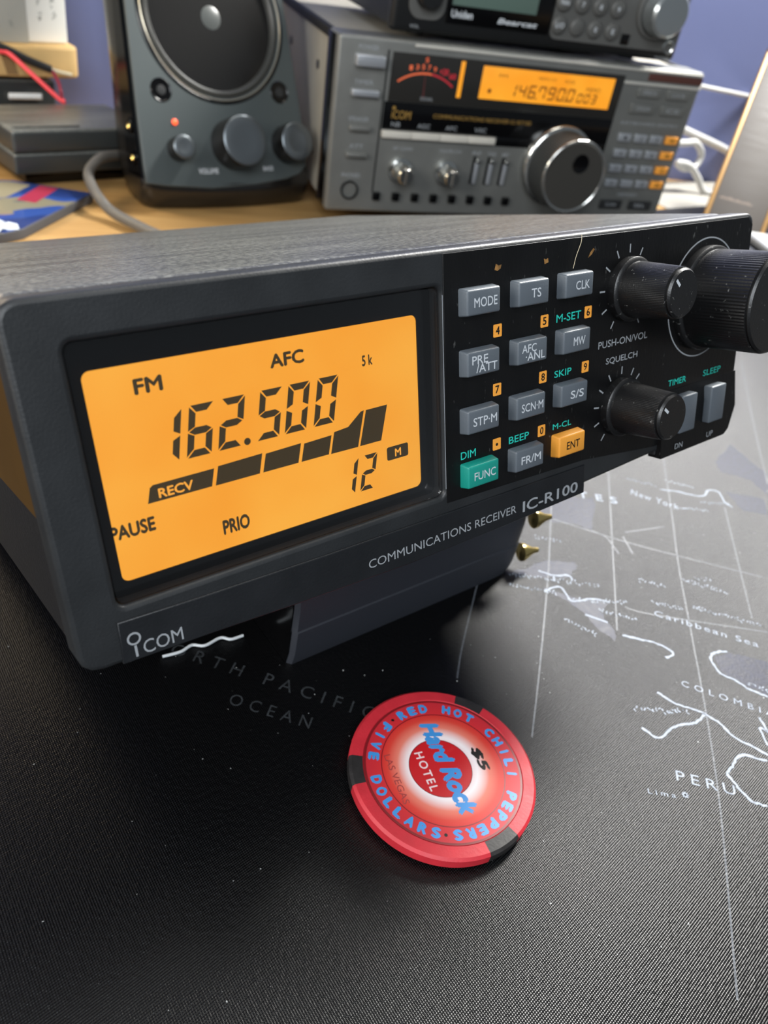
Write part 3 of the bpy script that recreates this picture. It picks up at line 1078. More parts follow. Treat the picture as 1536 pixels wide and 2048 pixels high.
# ================================================================== REAR RECEIVER
q0 = Vector((223.16324, 280.43463, 4.52729))
X7 = Vector((0.94895445, -0.31323831, 0.03697581))
Z7 = Vector((-0.03479507, 0.01255137, 0.99931565))
Y7 = Z7.cross(X7)
M7 = (Matrix((X7, Y7, Z7)).transposed() * .88).to_4x4()
M7.translation = q0 * S
r7 = root('base_receiver', 'wide grey radio receiver with big tuning dial at the back, under the black scanner', 'radio receiver', M7)
m_r7 = mat('rear_panel_grey', (120, 121, 118), .36, metal=.4, var=.06, vscale=60)
m_r7d = mat('rear_panel_dark', (44, 45, 46), .4, metal=.2)
m_side = mat('rear_case', (142, 138, 128), .5, var=.08, vscale=40, bump=.2, bscale=700)
m_chrome = mat('chrome', (214, 214, 210), .16, metal=1.0)
m_silver = mat('silver_key', (186, 190, 196), .3, metal=.6)
m_amber = mat_screen('amber_glow', (253, 158, 30), (255, 172, 44), 1.0)
m_gold = mat('print_gold', (156, 122, 58), .5)
BOX('case', m_side, r7, 1.5, 239.5, 20, 238, 1.5, 91.5, 1.5)
BOX('front_panel', m_r7, r7, 0, 241, 0, 21, 0, 93.2, 1.8, 4)
for x in (.2, 236.8):
    BOX('top_rail', mat('rail_black', (16, 16, 17), .6), r7, x, x + 4, 20.5, 238, 87.5, 92.6, .8)
BOX('side_band', m_black, r7, -.25, 4, 6, 21.5, .8, 92, .4)
for x in (16, 205):
    bm = bmesh.new()
    lathe(bm, [(0, -5.2), (7, -5.2), (7.5, -4.4), (7.5, 2), (0, 2)], x + 10, 60, 24, 'z')
    bmobj('foot', bm, m_black, r7)
for x in (26, 215):
    bm = bmesh.new()
    lathe(bm, [(0, -10.5), (6, -10.5), (6.5, -9.6), (6.5, 2), (0, 2)], x, 216, 24, 'z')
    bmobj('foot', bm, m_black, r7)
for y, z in ((46, 70), (46, 22), (120, 70)):
    bm = bmesh.new()
    lathe(bm, [(0, 0), (2.6, 0), (2.6, 1.2), (0, 1.2)], 0, 0, 16)
    s_ = bmobj('screw', bm, m_r7d, r7)
    s_.rotation_euler = (0, 0, radians(-90))
    s_.location = Vector((.9, y, z)) * S
# grooves and fields on the front
bmx = lambda nm, m, x0, x1, z0, z1, y0=-.4, y1=.5, bev=.15, par=r7: BOX(nm, m, par, x0, x1, y0, y1, z0, z1, bev)
bmx('panel_groove', m_dark, 28.4, 29.4, 12, 88, -.1, .4, 0)
bmx('display_window', mat('smoked_window', (40, 39, 37), .22), 31.5, 183.2, 62.8, 87.5, -.5, .5)
bmx('label_band', m_black, 29.8, 183.4, 47.8, 62.6, -.35, .5)
bmx('label_band', m_black, 105, 183.4, 42.5, 47.8, -.35, .5)
bmx('chrome_trim', mat('trim_silver', (206, 204, 196), .3, metal=.35), 44, 240, 90.6, 92.0, -.7, 1, .3)
bmx('chrome_trim', mat('trim_silver', (206, 204, 196), .3), 183.8, 241, 83.2, 84.8, -.6, 1, .3)
bmx('maroon_strip', mat('maroon_plastic', (84, 52, 46), .25), 200, 240.6, 86, 90, -.3, .5)
for s, x0, x1, z0, z1, m in (('POWER', 11.5, 23, 87, 89.3, m_greyp), ('TIMER', 10.8, 22, 70, 72.2, m_greyp), ('SPEAKER', 9.5, 21.5, 51, 53.3, m_greyp),
                             ('ATT', 11.5, 20, 36.5, 38.6, m_greyp), ('PHONES', 8.5, 20, 20, 22.4, m_greyp)):
    TEXT('legend', m, r7, s, x0, x1, z0, z1, -.06)
for x0, x1, z0, z1, m, d_ in ((9.8, 26.4, 79.4, 85, m_silver, 5), (9.2, 25.2, 64.4, 67.7, m_silver, 4), (9.9, 22.5, 46.3, 49, m_r7, 3.5), (9.4, 22, 32, 34.4, m_r7, 3.5)):
    bmx('push_button', m, x0, x1, z0, z1, -d_, .5, .6)
bm = bmesh.new()
lathe(bm, [(5.4, .2), (5.4, -1.2), (4.6, -1.2), (4.4, 6), (0, 6)], 14, 12.8, 32)
bmobj('phones_jack', bm, m_black, r7)
# S meter
arcp = []
for i in range(24):
    a0, a1 = radians(124 - i * 2.9), radians(124 - (i + 1) * 2.9)
    arcp.append((i, [(52.5 + r * cos(a), 48.5 + r * sin(a)) for r, a in ((29.2, a0), (30.2, a0), (30.2, a1), (29.2, a1))]))
m_ml = mat_screen('meter_orange', (226, 100, 62), (232, 112, 70), .9)
m_mr = mat_screen('meter_red', (186, 38, 52), (196, 44, 58), .8)
link('meter_scale', poly_mesh([p for i, p in arcp if i < 14], -.55), m_ml, r7, 0)
link('meter_scale', poly_mesh([p for i, p in arcp if i >= 14], -.55), m_mr, r7, 0)
for s, x, z in (('1', 42.0, 79.6), ('3', 45.8, 80.2), ('5', 49.4, 80.5), ('7', 53.0, 80.4), ('9', 56.6, 79.8)):
    TEXT('meter_digit', m_ml, r7, s, x, x + 1.9, z - .4, z + 2.2, -.55, .03)
TEXT('meter_digit', m_ml, r7, 'S', 51, 53, 83.8, 86.2, -.55, .04)
TEXT('meter_digit', m_mr, r7, '+20', 60.5, 66, 78.2, 81.5, -.55, .04)
TEXT('meter_digit', m_mr, r7, '60', 66.8, 71, 76.5, 79.5, -.55, .04)
link('meter_needle', poly_mesh([[(52.2, 65.5), (53.0, 65.5), (52.3, 78), (51.9, 78)]], -.52), mat('needle_red', (92, 38, 38), .5), r7, 0)
TEXT('legend', m_greyp, r7, 'SIGNAL', 51, 59, 64.5, 66.3, -.55)
bar = BOX('light_bar', m_amber, r7, 73.1, 75.6, -.9, .3, 67.4, 86.2, .35)
l7 = tag(BOX('lcd_display', m_amber, r7, 87.3, 176.8, -.8, .4, 68.0, 85.1, .3), 'amber backlit screen')
m_seg7 = mat('amber_ink', (150, 84, 18), .6)
pl = []
xx = 105.5
for ch in '146.790.0':
    if ch == '.':
        pl.append(circle(xx - .5, 70.6, .6, 12))
        continue
    pl += seg_polys(ch, xx, 70.3, 5.0, 7.2, 1.1, .14, .15)
    xx += 6.6
for ch in '003':
    pl += seg_polys(ch, xx + 1, 70.3, 3.7, 5.2, .9, .14, .12)
    xx += 5
link('lcd_segments', poly_mesh(pl, -.83), m_seg7, l7, 0)
link('lcd_mark', poly_mesh([circle(93.5, 72.5, 1.3, 16)], -.83), m_seg7, l7, 0)
for s, x0, x1, z0, z1 in (('FM', 98, 103.5, 80, 81.8), ('MEMO-CH', 124, 136, 80.6, 82.2), ('MODE', 142, 149, 80.2, 82), ('MEMO', 158, 168, 76.6, 79.2)):
    TEXT('lcd_lettering', m_seg7, l7, s, x0, x1, z0, z1, -.83)
TEXT('brand_lettering', m_gold, r7, 'iCOM', 35, 46.8, 53.8, 58.2, -.4, .01)
link('brand_lettering', poly_mesh([circle(36, 59.4, 1.0, 16)], -.4), m_gold, r7, 0)
TEXT('brand_lettering', m_gold, r7, 'COMMUNICATIONS RECEIVER IC-R7100', 61, 126, 55.6, 57.8, -.4)
for s, x0, x1 in (('NB', 35.5, 41), ('AGC', 52, 60), ('AFC', 70, 77.5), ('VSC', 89, 97)):
    TEXT('legend', m_greyp, r7, s, x0, x1, 49.6, 52, -.4)
for k_ in range(4):
    x0 = 30.1 + k_ * 18.35
    bmx('flat_switch', mat('silver_bar', (198, 194, 184), .4), x0, x0 + 18.1, 43.7, 47.4, -3, .5, .5)
for s, x0, x1 in (('AF GAIN', 38.5, 51), ('SQUELCH', 69, 83), ('RF', 91, 97), ('TONE', 101, 107), ('IF', 111.5, 116)):
    TEXT('legend', m_greyp, r7, s, x0, x1, 36.8, 38.8, -.06)
for cx in (44.4, 74.6):
    bm = bmesh.new()
    lathe(bm, [(7.4, .2), (7.2, -2.5), (5.4, -3.2), (5.0, -13), (4.2, -14), (0, -14)], cx, 25.6, 40)
    kk = bmobj('knob', bm, m_chrome, r7, 50)
    bmx('pointer', m_chrome, cx - .6, cx + .6, 21, 30.4, -15, -13.6, .3, par=kk)
for cx in (93.2, 103, 113):
    bmx('slider_slot', m_black, cx - 1.2, cx + 1.2, 19.5, 36, -.2, .3, .1)
    bmx('slider', m_silver, cx + .2, cx + 2.4, 20, 34.5, -2.4, .2, .5)
    bmx('slider_tip', m_chrome, cx, cx + 2.8, 32.4, 35, -3.4, .2, .6)
for k_ in range(8):
    cx = 31.3 + k_ * 12.65
    bmx('square_button', m_black, cx - 2.3, cx + 2.3, 7.8, 12.4, -2.6, .3, .4)
# main dial
DX, DZ = 150.4, 33.6
bm = bmesh.new()
lathe(bm, [(24.6, .2), (24.6, -3), (23.6, -5.2), (22.2, -5.6)], DX, DZ, 96)
dial = bmobj('dial_skirt', bm, m_chrome, r7, 50)
bm = bmesh.new()
pr = [(22.2, -5.4), (22.0, -6), (21.6, -24.2)]
lathe(bm, pr, DX, DZ, 180)
for v in bm.verts:
    if v.co.y < -5.8:
        a = math.atan2(v.co.z - DZ, v.co.x - DX)
        f = 1 + (.006 if int(round(a / (2 * pi) * 180)) % 2 else -.006)
        v.co.x = DX + (v.co.x - DX) * f
        v.co.z = DZ + (v.co.z - DZ) * f
bmobj('dial_grip', bm, mat('dial_rubber', (52, 54, 54), .45), dial)
LATHE('dial_ring', m_chrome, dial, [(21.7, -24), (21.8, -25.2), (21.2, -25.8), (20.4, -25.8), (19.8, -25.2)], DX, DZ, 96, smooth=60)
LATHE('dial_face', mat('dial_face_grey', (82, 80, 76), .32, metal=.5), dial, [(20, -25), (0, -25.1)], DX, DZ, 96)
LATHE('finger_dimple', m_black, dial, [(5.6, -25.0), (5.4, -25.6), (4.6, -25.4), (2.8, -25.2), (0, -25.15)], DX + 9.4 - 7, DZ + 8, 40)
# right hand keypad
for x0, x1, z0, z1, s in ((195, 212, 76.6, 82.2, 'SPEECH'), (217, 234, 76.6, 82.2, 'LOCK'), (193, 211, 67.4, 73, 'VFO/M'), (216, 234, 67.4, 73, 'CE')):
    kk = bmx('wide_key', m_r7, x0, x1, z0, z1, -1.6, .3, .4)
    cx = (x0 + x1) / 2
    TEXT('key_legend', m_greyp, kk, s, cx - 5, cx + 5, (z0 + z1) / 2 - 1, (z0 + z1) / 2 + 1.2, -1.65)
TEXT('legend', m_greyp, r7, 'KEYBOARD ENTRY', 190, 234, 60.6, 62.4, -.06)
for r in range(4):
    for c in range(4):
        cx, cz2 = 195.3 + c * 12.2, 53.0 - r * 9.4
        m = m_orange if c == 3 else m_silver
        kk = bmx('number_key', m, cx - 4.6, cx + 4.6, cz2 - 2.4, cz2 + 2.4, -2, .3, .5)
        s = [['1', '2', '3', 'MW'], ['4', '5', '6', 'MR'], ['7', '8', '9', 'CL'], ['0', '.', 'CE', 'EN']][r][c]
        if s != '.':
            TEXT('key_legend', m_dark, kk, s, cx - .8 * len(s), cx + .8 * len(s), cz2 - 1.1, cz2 + 1.1, -2.05, .01)
for x0, x1, s in ((192, 209, 'SCAN'), (215, 233, 'SEL')):
    kk = bmx('wide_key', m_r7d, x0, x1, 8, 13.6, -1.6, .3, .4)
    TEXT('key_legend', m_greyp, kk, s, x0 + 4, x1 - 5, 9.8, 12, -1.65)
TEXT('legend', m_greyp, r7, 'MEMORY', 204, 220, 16.2, 18.4, -.06)

# ================================================================== SCANNER ON TOP
Ms = M7 @ Matrix.Translation(Vector((30, 6, 93.6)) * S)
sc_ = root('scanner', 'black scanner receiver with round grey keys resting on top of the wide grey receiver', 'scanner', Ms)
m_sb = mat('scanner_black', (20, 21, 22), .35, bump=.1, bscale=1500)
m_sg = mat('scanner_grey', (88, 88, 86), .4)
BOX('case', mat('scanner_case', (30, 33, 40), .45, bump=.2, bscale=900), sc_, 2, 186, 8, 120, 4, 60, 2)
BOX('front_panel', m_sb, sc_, 0, 188.5, 0, 9, 2.6, 62, 3, 4)
for x in (22, 166):
    for y in (20, 104):
        bm = bmesh.new()
        lathe(bm, [(0, 0), (5, 0), (5.5, .6), (5.5, 4.5), (0, 4.5)], x, y, 20, 'z')
        bmobj('foot', bm, m_black, sc_)
PLATE('knob_collar', m_sg, sc_, [rrect(9, 30.5, 9.6, 40, 7), circle(19.5, 22, 7.6, 40)], -.8, .4, .2)
LATHE('small_knob', m_sb, sc_, [(7.4, .3), (7.2, -6), (6.2, -7), (0, -7)], 19.5, 22, 40)
BOX('display_window', m_black, sc_, 31.5, 96.5, -.6, .4, 9.2, 46, .3)
tag(BOX('lcd_display', mat('scanner_lcd', (92, 112, 104), .25), sc_, 34, 86.5, -.8, .2, 18.0, 42, .3), 'grey-green unlit screen')
TEXT('brand_lettering', m_white, sc_, 'Uniden', 34.3, 47.4, 12.2, 16.0, -.68, .03)
TEXT('brand_lettering', m_white, sc_, 'Bearcat', 63, 88.5, 11.8, 14.6, -.68, .03, shear=.2)
kp = PLATE('keypad_plate', m_sg, sc_, [rrect(97.6, 186, 7.6, 52, 4)], -.9, .4, .2)
for r in range(4):
    for c in range(4):
        cx, cz2 = 101.8 + c * 12, 15.0 + r * 11.2
        bm = bmesh.new()
        lathe(bm, [(4.7, -.6), (4.5, -2.4), (3.6, -3), (0, -3)], cx, cz2, 28)
        kk = bmobj('round_key', bm, m_sg, kp, 50)
        s = [['L/O', '.', '0', 'E'], ['MAN', '7', '8', '9'], ['SCN', '4', '5', '6'], ['PRI', '1', '2', '3']][r][c]
        if s != '.':
            TEXT('key_legend', m_white, kk, s, cx - .9 * len(s), cx + .9 * len(s), cz2 - 1.3, cz2 + 1.3, -3.05, .02)
LATHE('dial', m_sg, kp, [(15, -.8), (14.6, -3), (13, -3.6)], 166, 28, 64)
LATHE('dial_knob', mat('scanner_dial', (178, 184, 186), .25, metal=.8), kp, [(12.5, -3), (12, -14), (10.6, -15.6), (0, -16)], 166, 28, 64)
BOX('square_window', m_black, kp, 145.6, 151, -2, .3, 9.2, 14.6, .3)
bm = bmesh.new()
lathe(bm, [(4.2, .3), (4.2, -1.6), (3.2, -2.0), (2.6, -1.6), (2.4, 3), (0, 3)], 180.6, 10.4, 32)
tag(bmobj('jack_socket', bm, m_chrome, sc_), 'chrome jack socket')
TEXT('legend', m_greyp, sc_, 'VOL', 11, 16.5, 5.2, 6.8, -.1, .01)
TEXT('legend', m_greyp, sc_, 'PHONES', 174, 184.5, 3.6, 5.0, -.1, .0)

# ================================================================== SPEAKER
Mk = Matrix.Translation(Vector((136.52975, 308.83411, 11.0)) * S) @ Matrix.Rotation(.00306, 4, 'Z')
TA = 0.42977724
# thing's base on the desk
spk = root('speaker', 'black desktop speaker with big round driver and three knobs left of the grey receiver', 'speaker', Mk @ Matrix.Translation((0, 0, -.014)))
m_spk = mat('speaker_gloss', (22, 21, 20), .22, spec=.7)
m_spf = mat('speaker_front', (68, 75, 76), .42, metal=.1, bump=.06, bscale=1200)
m_spb = mat('speaker_body', (70, 64, 60), .4)


def section(z, x0, x1, yf, yb, rf, rb, bow, n=7):
    pts = []
    # front edge left to right with a bow, then rounded rear
    for k in range(9):
        t = k / 8
        pts.append((x0 + rf + (x1 - x0 - 2 * rf) * t, yf - bow * (1 - (2 * t - 1) ** 2)))
    for k in range(1, n):
        a = radians(-90 + 90 * k / n)
        pts.append((x1 - rf + rf * cos(a), yf + rf + rf * sin(a)))
    for cx, cy, a0 in ((x1 - rb, yb - rb, 0), (x0 + rb, yb - rb, 90)):
        for k in range(n + 1):
            a = radians(a0 + 90 * k / n)
            pts.append((cx + rb * cos(a), cy + rb * sin(a)))
    for k in range(n):
        a = radians(180 + 90 * k / n)
        pts.append((x0 + rf + rf * cos(a), yf + rf + rf * sin(a)))
    return [(x, y, z) for x, y in pts]


bm = bmesh.new()
secs = []
T = math.tan(TA)
for z, x0, x1, yf, yb, rf, bow in ((0.05, 2, 94, 5, 50, 9, 3), (1.5, .5, 96, 3.4, 52, 8, 3), (7, -.8, 97, 2.2, 56, 6, 3), (13, -1.2, 96.6, 2.4, 60, 5, 3),
                                   (16, -1.2, 96.2, 3.4, 62, 4, 1), (50, 0, 95.2, 36 * T + 2.5, 36 * T + 52, 4, 0), (95, 3.5, 92, 81 * T + 2.5, 81 * T + 52, 4, 0),
                                   (150, 8, 88, 136 * T + 2.5, 136 * T + 46, 4, 0), (176, 12, 84, 162 * T + 3, 162 * T + 40, 4, 0), (182, 18, 78, 168 * T + 8, 168 * T + 34, 4, 0)):
    secs.append([bm.verts.new(p) for p in section(z, x0, x1, yf, yb, rf, min(34, (yb - yf) * .66), bow)])
for a, b in zip(secs, secs[1:]):
    for i in range(len(a)):
        j = (i + 1) % len(a)
        bm.faces.new((a[i], a[j], b[j], b[i]))
bm.faces.new(secs[0][::-1])
bm.faces.new(secs[-1])
bmobj('cabinet', bm, m_spk, spk, 50)
front = [(0, .3), (10, -1.2), (35, -3.0), (61, -1.6), (80, 0.8), (88, 3.2), (92.5, 7), (93.6, 12), (93.2, 30), (89.6, 86), (85, 150), (82, 172), (78, 178), (18, 178), (13, 172), (9, 150), (4.3, 78), (1, 28), (0, 8)]
fp = PLATE('front_plate', m_spf, spk, [front, circle(48.2, 75.4, 36.5, 80)], 0, 2.6, .5)
fp.matrix_local = Matrix.Translation((0, 0, .014)) @ Matrix.Rotation(-TA, 4, 'X')
RING = LATHE('driver_ring', mat('ring_silver', (220, 216, 200), .3, metal=.8), fp, [(36.9, 1), (36.9, -.3), (37.2, -.75), (37.55, -.5), (37.6, .2)], 48.2, 75.4, 96, smooth=70)
LATHE('driver_gasket', m_black, fp, [(37.6, -.1), (38.0, -.5), (38.8, -.4), (39.2, .1)], 48.2, 75.4, 96, smooth=70)
conep = [(36.5, 1)]
for k_ in range(8):
    conep += [(35.5 - k_ * .4, -.2 + 1.5 * sin(k_ / 7 * pi) * -1 + 1.2)]
r_ = 32.4
i_ = 0
while r_ > 13:
    conep.append((r_, 2.4 + (32.4 - r_) * .34 + (.5 if i_ % 2 else 0)))
    r_ -= .7
    i_ += 1
conep += [(12.6, 9.2)]
cone = LATHE('driver_cone', mat('cone_black', (56, 57, 55), .38), fp, conep, 48.2, 75.4, 96, smooth=20)
LATHE('dust_cap', mat('dust_cap_black', (78, 81, 80), .28), cone, [(12.8, 9.1)] + [(12.6 * cos(a), 9.1 - 7.5 * sin(a)) for a in [radians(k) for k in range(10, 91, 8)]], 48.2, 75.4, 64, smooth=70)
for cx, cz2 in ((15.0, 41.8), (81.0, 43)):
    h_ = LATHE('screw_recess', m_black, fp, [(5.4, -.06), (5.0, -.35), (4.6, -.1), (4.5, -.08), (0, -.07)], cx, cz2, 40, smooth=60)
    LATHE('screw_head', m_r7d, h_, [(2.4, -.05), (2.2, -.6), (0, -.8)], cx, cz2, 24)
for nm, cx, cz2, r, L in (('power_knob', 18.9, 15.6, 5.6, 8), ('volume_knob', 49.5, 17.6, 12, 14), ('bass_knob', 82.2, 17.8, 9.5, 11)):
    b_ = LATHE(nm, m_spk, fp, [(r * 1.02, .1), (r, -L * .8), (r * .96, -L)], cx, cz2, 64)
    LATHE('knob_cap', mat('knob_satin', (112, 118, 122), .3, metal=.75), b_, [(r * .97, -L), (r * .9, -L - .5), (r * .5, -L + .1), (0, -L + .3)], cx, cz2, 64, smooth=70)
led = LATHE('power_led', mat('led_red', (255, 92, 48), .4, emit=1.2), fp, [(1.5, .2), (1.4, -.5), (.8, -.9), (0, -1)], 19.4, 27.8, 24)
tag(led, 'red power light')
TEXT('legend', m_white, fp, 'VOLUME', 28.3, 39.2, 4.0, 6.6, -.1, .02)
TEXT('legend', m_white, fp, 'BASS', 65.6, 71.6, 5.0, 7.2, -.1, .02)
# side trim with two jacks
bm = bmesh.new()
ss = []
for zp, xx, d0, d1 in ((2, -1.7, 2, 18), (30, -1.1, 2, 14), (78, 2.3, 2, 10), (150, 6.8, 2, 8)):
    z, y = zp * cos(TA) + 14, zp * sin(TA)
    ss.append([bm.verts.new((xx, y + d0, z)), bm.verts.new((xx - .2, y + d1, z - d1 * .1)), bm.verts.new((xx + 5, y + d1, z - d1 * .1)), bm.verts.new((xx + 5, y + d0, z))])
for a, b in zip(ss, ss[1:]):
    for i in range(4):
        j = (i + 1) % 4
        bm.faces.new((a[i], b[i], b[j], a[j]))
bm.faces.new(ss[0])
bm.faces.new(ss[-1])
trim = bmobj('side_trim', bm, m_black, spk)
for y, z in ((16.5, 36), (12.5, 22.6)):
    j_ = LATHE('jack_socket', m_black, trim, [(3.6, .2), (3.6, -.8), (2.4, -.9), (2.2, 1.5), (0, 1.5)], 0, 0, 24)
    LATHE('jack_contact', m_brass, j_, [(1.5, -.5), (1.2, -.9), (.8, -.4), (0, 0)], 0, 0, 16)
    j_.rotation_euler = (0, 0, radians(-90))
    j_.location = Vector((-1.5, y, z)) * S
m_cable = mat('cable_grey', (96, 93, 88), .45)
cbl = TUBE('speaker_cable', m_cable, None, [(150, 358, 9), (140, 350, 12), (130.6, 343, 13.8), (123, 337, 13.9), (115.6, 330, 10.6), (113.2, 321, 7.6), (112.6, 308, 5), (115.5, 300, 1.4), (120.8, 286, .4), (126, 272, .4), (132, 266.5, .4)], 2.5)
tag(cbl, 'grey cable looping from behind the speaker across the bare wood', 'cable')

# ================================================================== LEFT CLUTTER
m_brick = mat_case('brick_black', (50, 53, 53), (150, 152, 146), .32, 1.2)  # pale upward faces paint in the reflection on the brick's top
yw = math.atan2(352.6 - 348.7, 134 - 86.4)
pb = root('power_brick', 'black power adapter brick at far left in front of the cardboard carton', 'power adapter', loc=(86.4, 348.7, -3), yaw=radians(7))
fo = BOX('foot', m_black, pb, 6, 66, 4, 42, 0, 6.4, 1)
BOX('lower_shell', m_brick, pb, 0, 72, 0, 46, 6, 15.6, 1.2)
BOX('upper_shell', m_brick, pb, 0, 72, 0, 46, 15.9, 26.6, 2.0, 4)
BOX('lid_rib', m_brick, pb, 3, 36, 4, 6, 26.2, 27.3, .4)

bk = root('booklet', 'glossy blue and red booklet in clear wrap lying on the wood at far left', 'booklet', loc=(60, 285, -3))
out = [(55.5, 41), (24, 62), (-60, 72), (-60, 6), (-2, -5), (10.5, 0)]
FLAT('pages', mat('pages_dark', (70, 72, 76), .5), bk, [out], .1, 4.4, .2)


def mat_cover():
    m = mat('cover_print', (40, 70, 140), .3)
    nt, b, tc = tex_nodes(m)
    mp = nt.nodes.new('ShaderNodeMapping')
    mp.inputs['Rotation'].default_value = (0, 0, radians(-10))
    mp.inputs['Scale'].default_value = (10, 22, 10)
    nt.links.new(tc.outputs['Object'], mp.inputs['Vector'])
    n = nt.nodes.new('ShaderNodeTexNoise')
    n.inputs['Scale'].default_value = 1.6
    n.inputs['Detail'].default_value = 1.5
    nt.links.new(mp.outputs[0], n.inputs['Vector'])
    r = nt.nodes.new('ShaderNodeValToRGB')
    r.color_ramp.interpolation = 'CONSTANT'
    els = r.color_ramp.elements
    els[0].position, els[0].color = 0, lin((24, 46, 104)) + (1,)
    els[1].position, els[1].color = .47, lin((36, 66, 134)) + (1,)
    for p_, c_ in ((.54, (118, 114, 96)), (.61, (88, 94, 92))):
        e = els.new(p_)
        e.color = lin(c_) + (1,)
    nt.links.new(n.outputs['Fac'], r.inputs[0])
    nt.links.new(r.outputs[0], b.inputs['Base Color'])
    b.inputs['Coat Weight'].default_value = .6
    return m


FLAT('cover', mat_cover(), bk, [[(p[0] * .985, p[1] * .985 + .4) for p in out]], 4.4, 4.7)
FLAT('red_panel', mat('cover_red', (140, 42, 64), .3), bk, [[(41, 48), (34, 53), (18, 35), (25, 30)]], 4.72, 4.8)
FLAT('beige_panel', mat('cover_beige', (124, 118, 98), .3), bk, [[(30, 54), (22, 60), (-40, 66), (-30, 40), (14, 38)]], 4.72, 4.78)
bm = bmesh.new()
for (a, b) in (((2, -2), (-14, 22)), ((4, 4), (-6, 16)), ((9, 2), (-20, 4))):
    a, b = Vector(a), Vector(b)
    t = (b - a).normalized()
    n_ = Vector((-t.y, t.x))
    prev = None
    for k_ in range(9):
        p = a + (b - a) * k_ / 8
        h_ = 1.2 + 1.2 * sin(k_ * 1.9)
        row = [bm.verts.new((p.x + n_.x * s, p.y + n_.y * s, 4.8 + (h_ if s == 0 else 0))) for s in (-3, 0, 3)]
        if prev:
            for i in (0, 1):
                bm.faces.new((prev[i], prev[i + 1], row[i + 1], row[i]))
        prev = row
bmobj('crumpled_wrap', bm, mat('wrap_film', (196, 204, 214), .15), bk, 0)

cb = root('cardboard_carton', 'tan cardboard carton with rounded end at far left under the white box', 'cardboard box', loc=(147.5, 426, 0), yaw=radians(4))
m_cb = mat('cardboard', (202, 168, 112), .75, var=.08, vscale=60, bump=.1, bscale=500)
FLAT('carton_body', m_cb, cb, [rrect(-120, 0, 0, 34, 7)], 30.2, 45.5, 1.6)
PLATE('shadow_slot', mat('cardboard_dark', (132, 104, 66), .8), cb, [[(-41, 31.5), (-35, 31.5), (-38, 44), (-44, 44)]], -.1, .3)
ub = root('black_case', 'black case under the cardboard carton behind the power adapter', 'case', loc=(132.6, 428, -3), yaw=radians(4))
BOX('shell', m_brick, ub, -110, 0, 0, 34, 0, 31.3, 1.5)
TUBE('ribbed_sleeve', mat('sleeve_white', (210, 214, 216), .4), ub, [(-26 + k_ * .75, -1.4 - .5 * (k_ % 2), 23.6) for k_ in range(24)], 1.7, 0)
wb = root('white_box', 'white box with grey printed marks standing on the cardboard carton at top left', 'box', loc=(121.4, 431, 45.7), yaw=radians(8))
m_wb = mat('white_card', (226, 226, 220), .6)
BOX('carton_body', m_wb, wb, -70, 22.5, 0, 24, 0, 60, 1.2)
BOX('grey_wrap', mat('grey_card', (176, 176, 168), .6), wb, -70.3, .4, -.35, 24.3, -.02, 60.2, .3)
m_mk = mat('print_mark', (140, 142, 138), .6)
for x, z, h_ in ((7, 17, 7), (15, 17, 7), (7.5, 11.4, 3), (15.2, 11.8, 3), (-8, 6.5, 3.2), (-16, 7, 3.2)):
    ps = []
    for k_ in range(8):
        a = random.uniform(0, pi)
        cxx, czz = x + random.uniform(-1, 1), z + random.uniform(0, h_)
        ps.append([(cxx - .9 * cos(a) - .2, czz - .9 * sin(a)), (cxx + .9 * cos(a) - .2, czz + .9 * sin(a)), (cxx + .9 * cos(a) + .3, czz + .9 * sin(a)), (cxx - .9 * cos(a) + .3, czz - .9 * sin(a))])
    link('printed_mark', poly_mesh(ps, -.05 if x > 0 else -.4), m_mk, wb, 0)
tag(TUBE('red_wire', mat('wire_red', (232, 70, 78), .4), None, [(92, 421, 46), (103, 420, 43), (108, 419, 42), (117, 412, 34), (127.5, 405, 24.6), (130, 404, 23.9)], 1.25),
    'bright red wire running down from the left edge onto the black power adapter', 'wire')
tag(TUBE('dark_red_wire', mat('wire_darkred', (150, 44, 66), .4), None, [(129.5, 421, 35), (132, 420, 30), (132.5, 418, 25), (131, 412, 24), (129, 407, 24.2)], .9),
    'thin dark red wire hanging from the black test lead tip', 'wire')
tl = root('test_lead', 'black insulated lead with a bare metal tip across the cardboard carton', 'test lead', loc=(105, 421, 44))
TUBE('insulation', mat('lead_black', (40, 41, 42), .4), tl, [(-14, 0, 4), (0, 0, .6), (12, .4, -4.5), (24, .6, -8.6)], 2.0)
TUBE('metal_tip', mat('tin_wire', (236, 226, 196), .3, metal=.4), tl, [(23, .6, -8.2), (28, .4, -9.6), (35, .2, -10.8)], 1.0)

# ================================================================== RIGHT SIDE
b0, t0 = Vector((479.8, 215.0, 4.5)), Vector((571.9, 274.97, 105))
r0 = Vector((501.5, 179.5, 4.5))
ex = (r0 - b0).normalized()
ez = (t0 - b0) - ex * (t0 - b0).dot(ex)
HT = ez.length
ez.normalize()
ey = ez.cross(ex)
Mb = Matrix((ex, ey, ez)).transposed().to_4x4()
Mb.translation = b0 * S
sl = root('metal_case', 'brushed bronze metal case with gold edges leaning back at the right edge', 'metal case', Mb)
WS = (r0 - b0).length
m_bronze = mat('bronze_brushed', (42, 34, 27), .6, metal=.0, var=.12, vscale=30, stretch=(1, 1, 12))
m_goldt = mat('gold_edge', (132, 100, 54), .45, metal=.4)
BOX('shell', m_bronze, sl, 2, WS - 2, .8, 6, 0, HT, 1)
for x in (0, WS - 3.4):
    BOX('edge_trim', m_goldt, sl, x, x + 3.4, 0, 6.5, 0, HT + .6, 1)
BOX('edge_trim', m_goldt, sl, 1, WS - 1, 0, 6.5, HT - 1.5, HT + .8, .8)
bm = bmesh.new()
ps = []
xk = 6.0
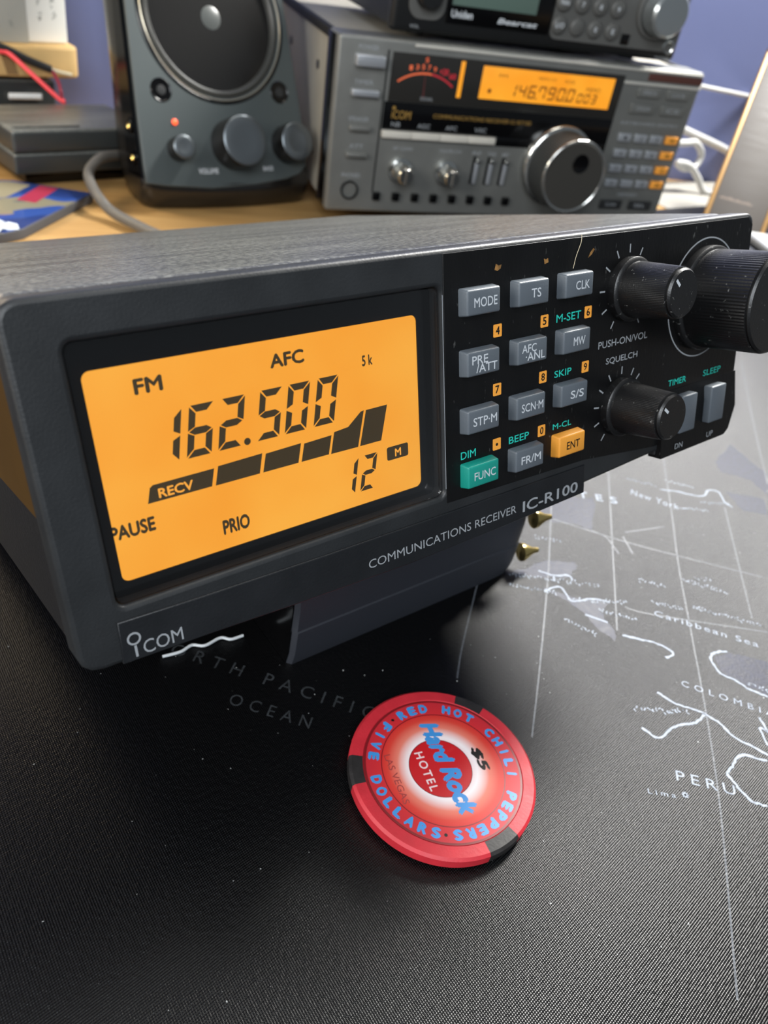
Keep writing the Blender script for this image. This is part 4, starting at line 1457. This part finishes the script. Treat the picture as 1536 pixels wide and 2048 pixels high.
while xk < WS - 14:
    hh = random.uniform(1.2, 2.2)
    ps.append([(xk, 27), (xk + .5, 27), (xk + .5, 27 + hh), (xk, 27 + hh)])
    xk += 1.1
bm.free()
link('printed_mark', poly_mesh(ps, .75), mat('bronze_print', (96, 72, 52), .5), sl, 0)
LATHE('top_screw', m_chrome, sl, [(0, -2), (2.2, -2), (2.4, 0), (0, .2)], 2.5, HT + 1, 20)

sheet = BOX('paper_sheet', mat('paper', (140, 137, 130), .7), None, 0, 130, 0, 62, 0, .6, .1)
sheet.matrix_world = Matrix.Translation(Vector((520, 262, -2.9)) * S) @ Matrix.Rotation(radians(-3), 4, 'Z')
tag(sheet, 'pale sheet lying on the desk behind the bronze metal case', 'paper')
m_cab = mat('cable_silver', (190, 190, 188), .35)
tag(TUBE('white_cable', m_cab, None, [(470, 346, 74), (530, 318, 73), (581, 316, 70), (645, 316, 66), (700, 312, 62), (740, 290, 58)], 1.6),
    'thin white cable stretched level across the violet wall', 'cable')
tag(TUBE('thick_cable', m_cab, None, [(500, 322, 55), (557, 316, 44), (584, 316, 38), (647, 316, 25), (700, 312, 11), (760, 296, 1)], 3.0),
    'thick pale cable slanting down behind the bronze metal case', 'cable')
tag(TUBE('looped_cable', m_cab, None, [(500, 322, 30), (545, 304, 33), (563, 300, 34), (576, 300, 34), (588, 299, 26), (584, 298, 17), (570, 298, 16), (560, 299, 20), (575, 297, 18), (590, 295, 9), (600, 290, -.3), (620, 284, -.3)], 2.6),
    'pale curled cable beside the right end of the grey receiver', 'cable')
en = root('chrome_case', 'low silver device with rounded edges at the right behind the large tuning dial', 'device', loc=(470, 158, 0), yaw=radians(-30))
m_en = mat('silver_case', (196, 198, 198), .3, metal=.5)
BOX('lower_shell', m_en, en, 0, 110, 0, 32, .1, 7.4, 2.4, 4)
BOX('dark_seam', m_black, en, 1, 109, 1, 31, 7.2, 8.6, .2)
BOX('upper_shell', m_en, en, 0, 110, 0, 32, 8.4, 14, 2.4, 4)
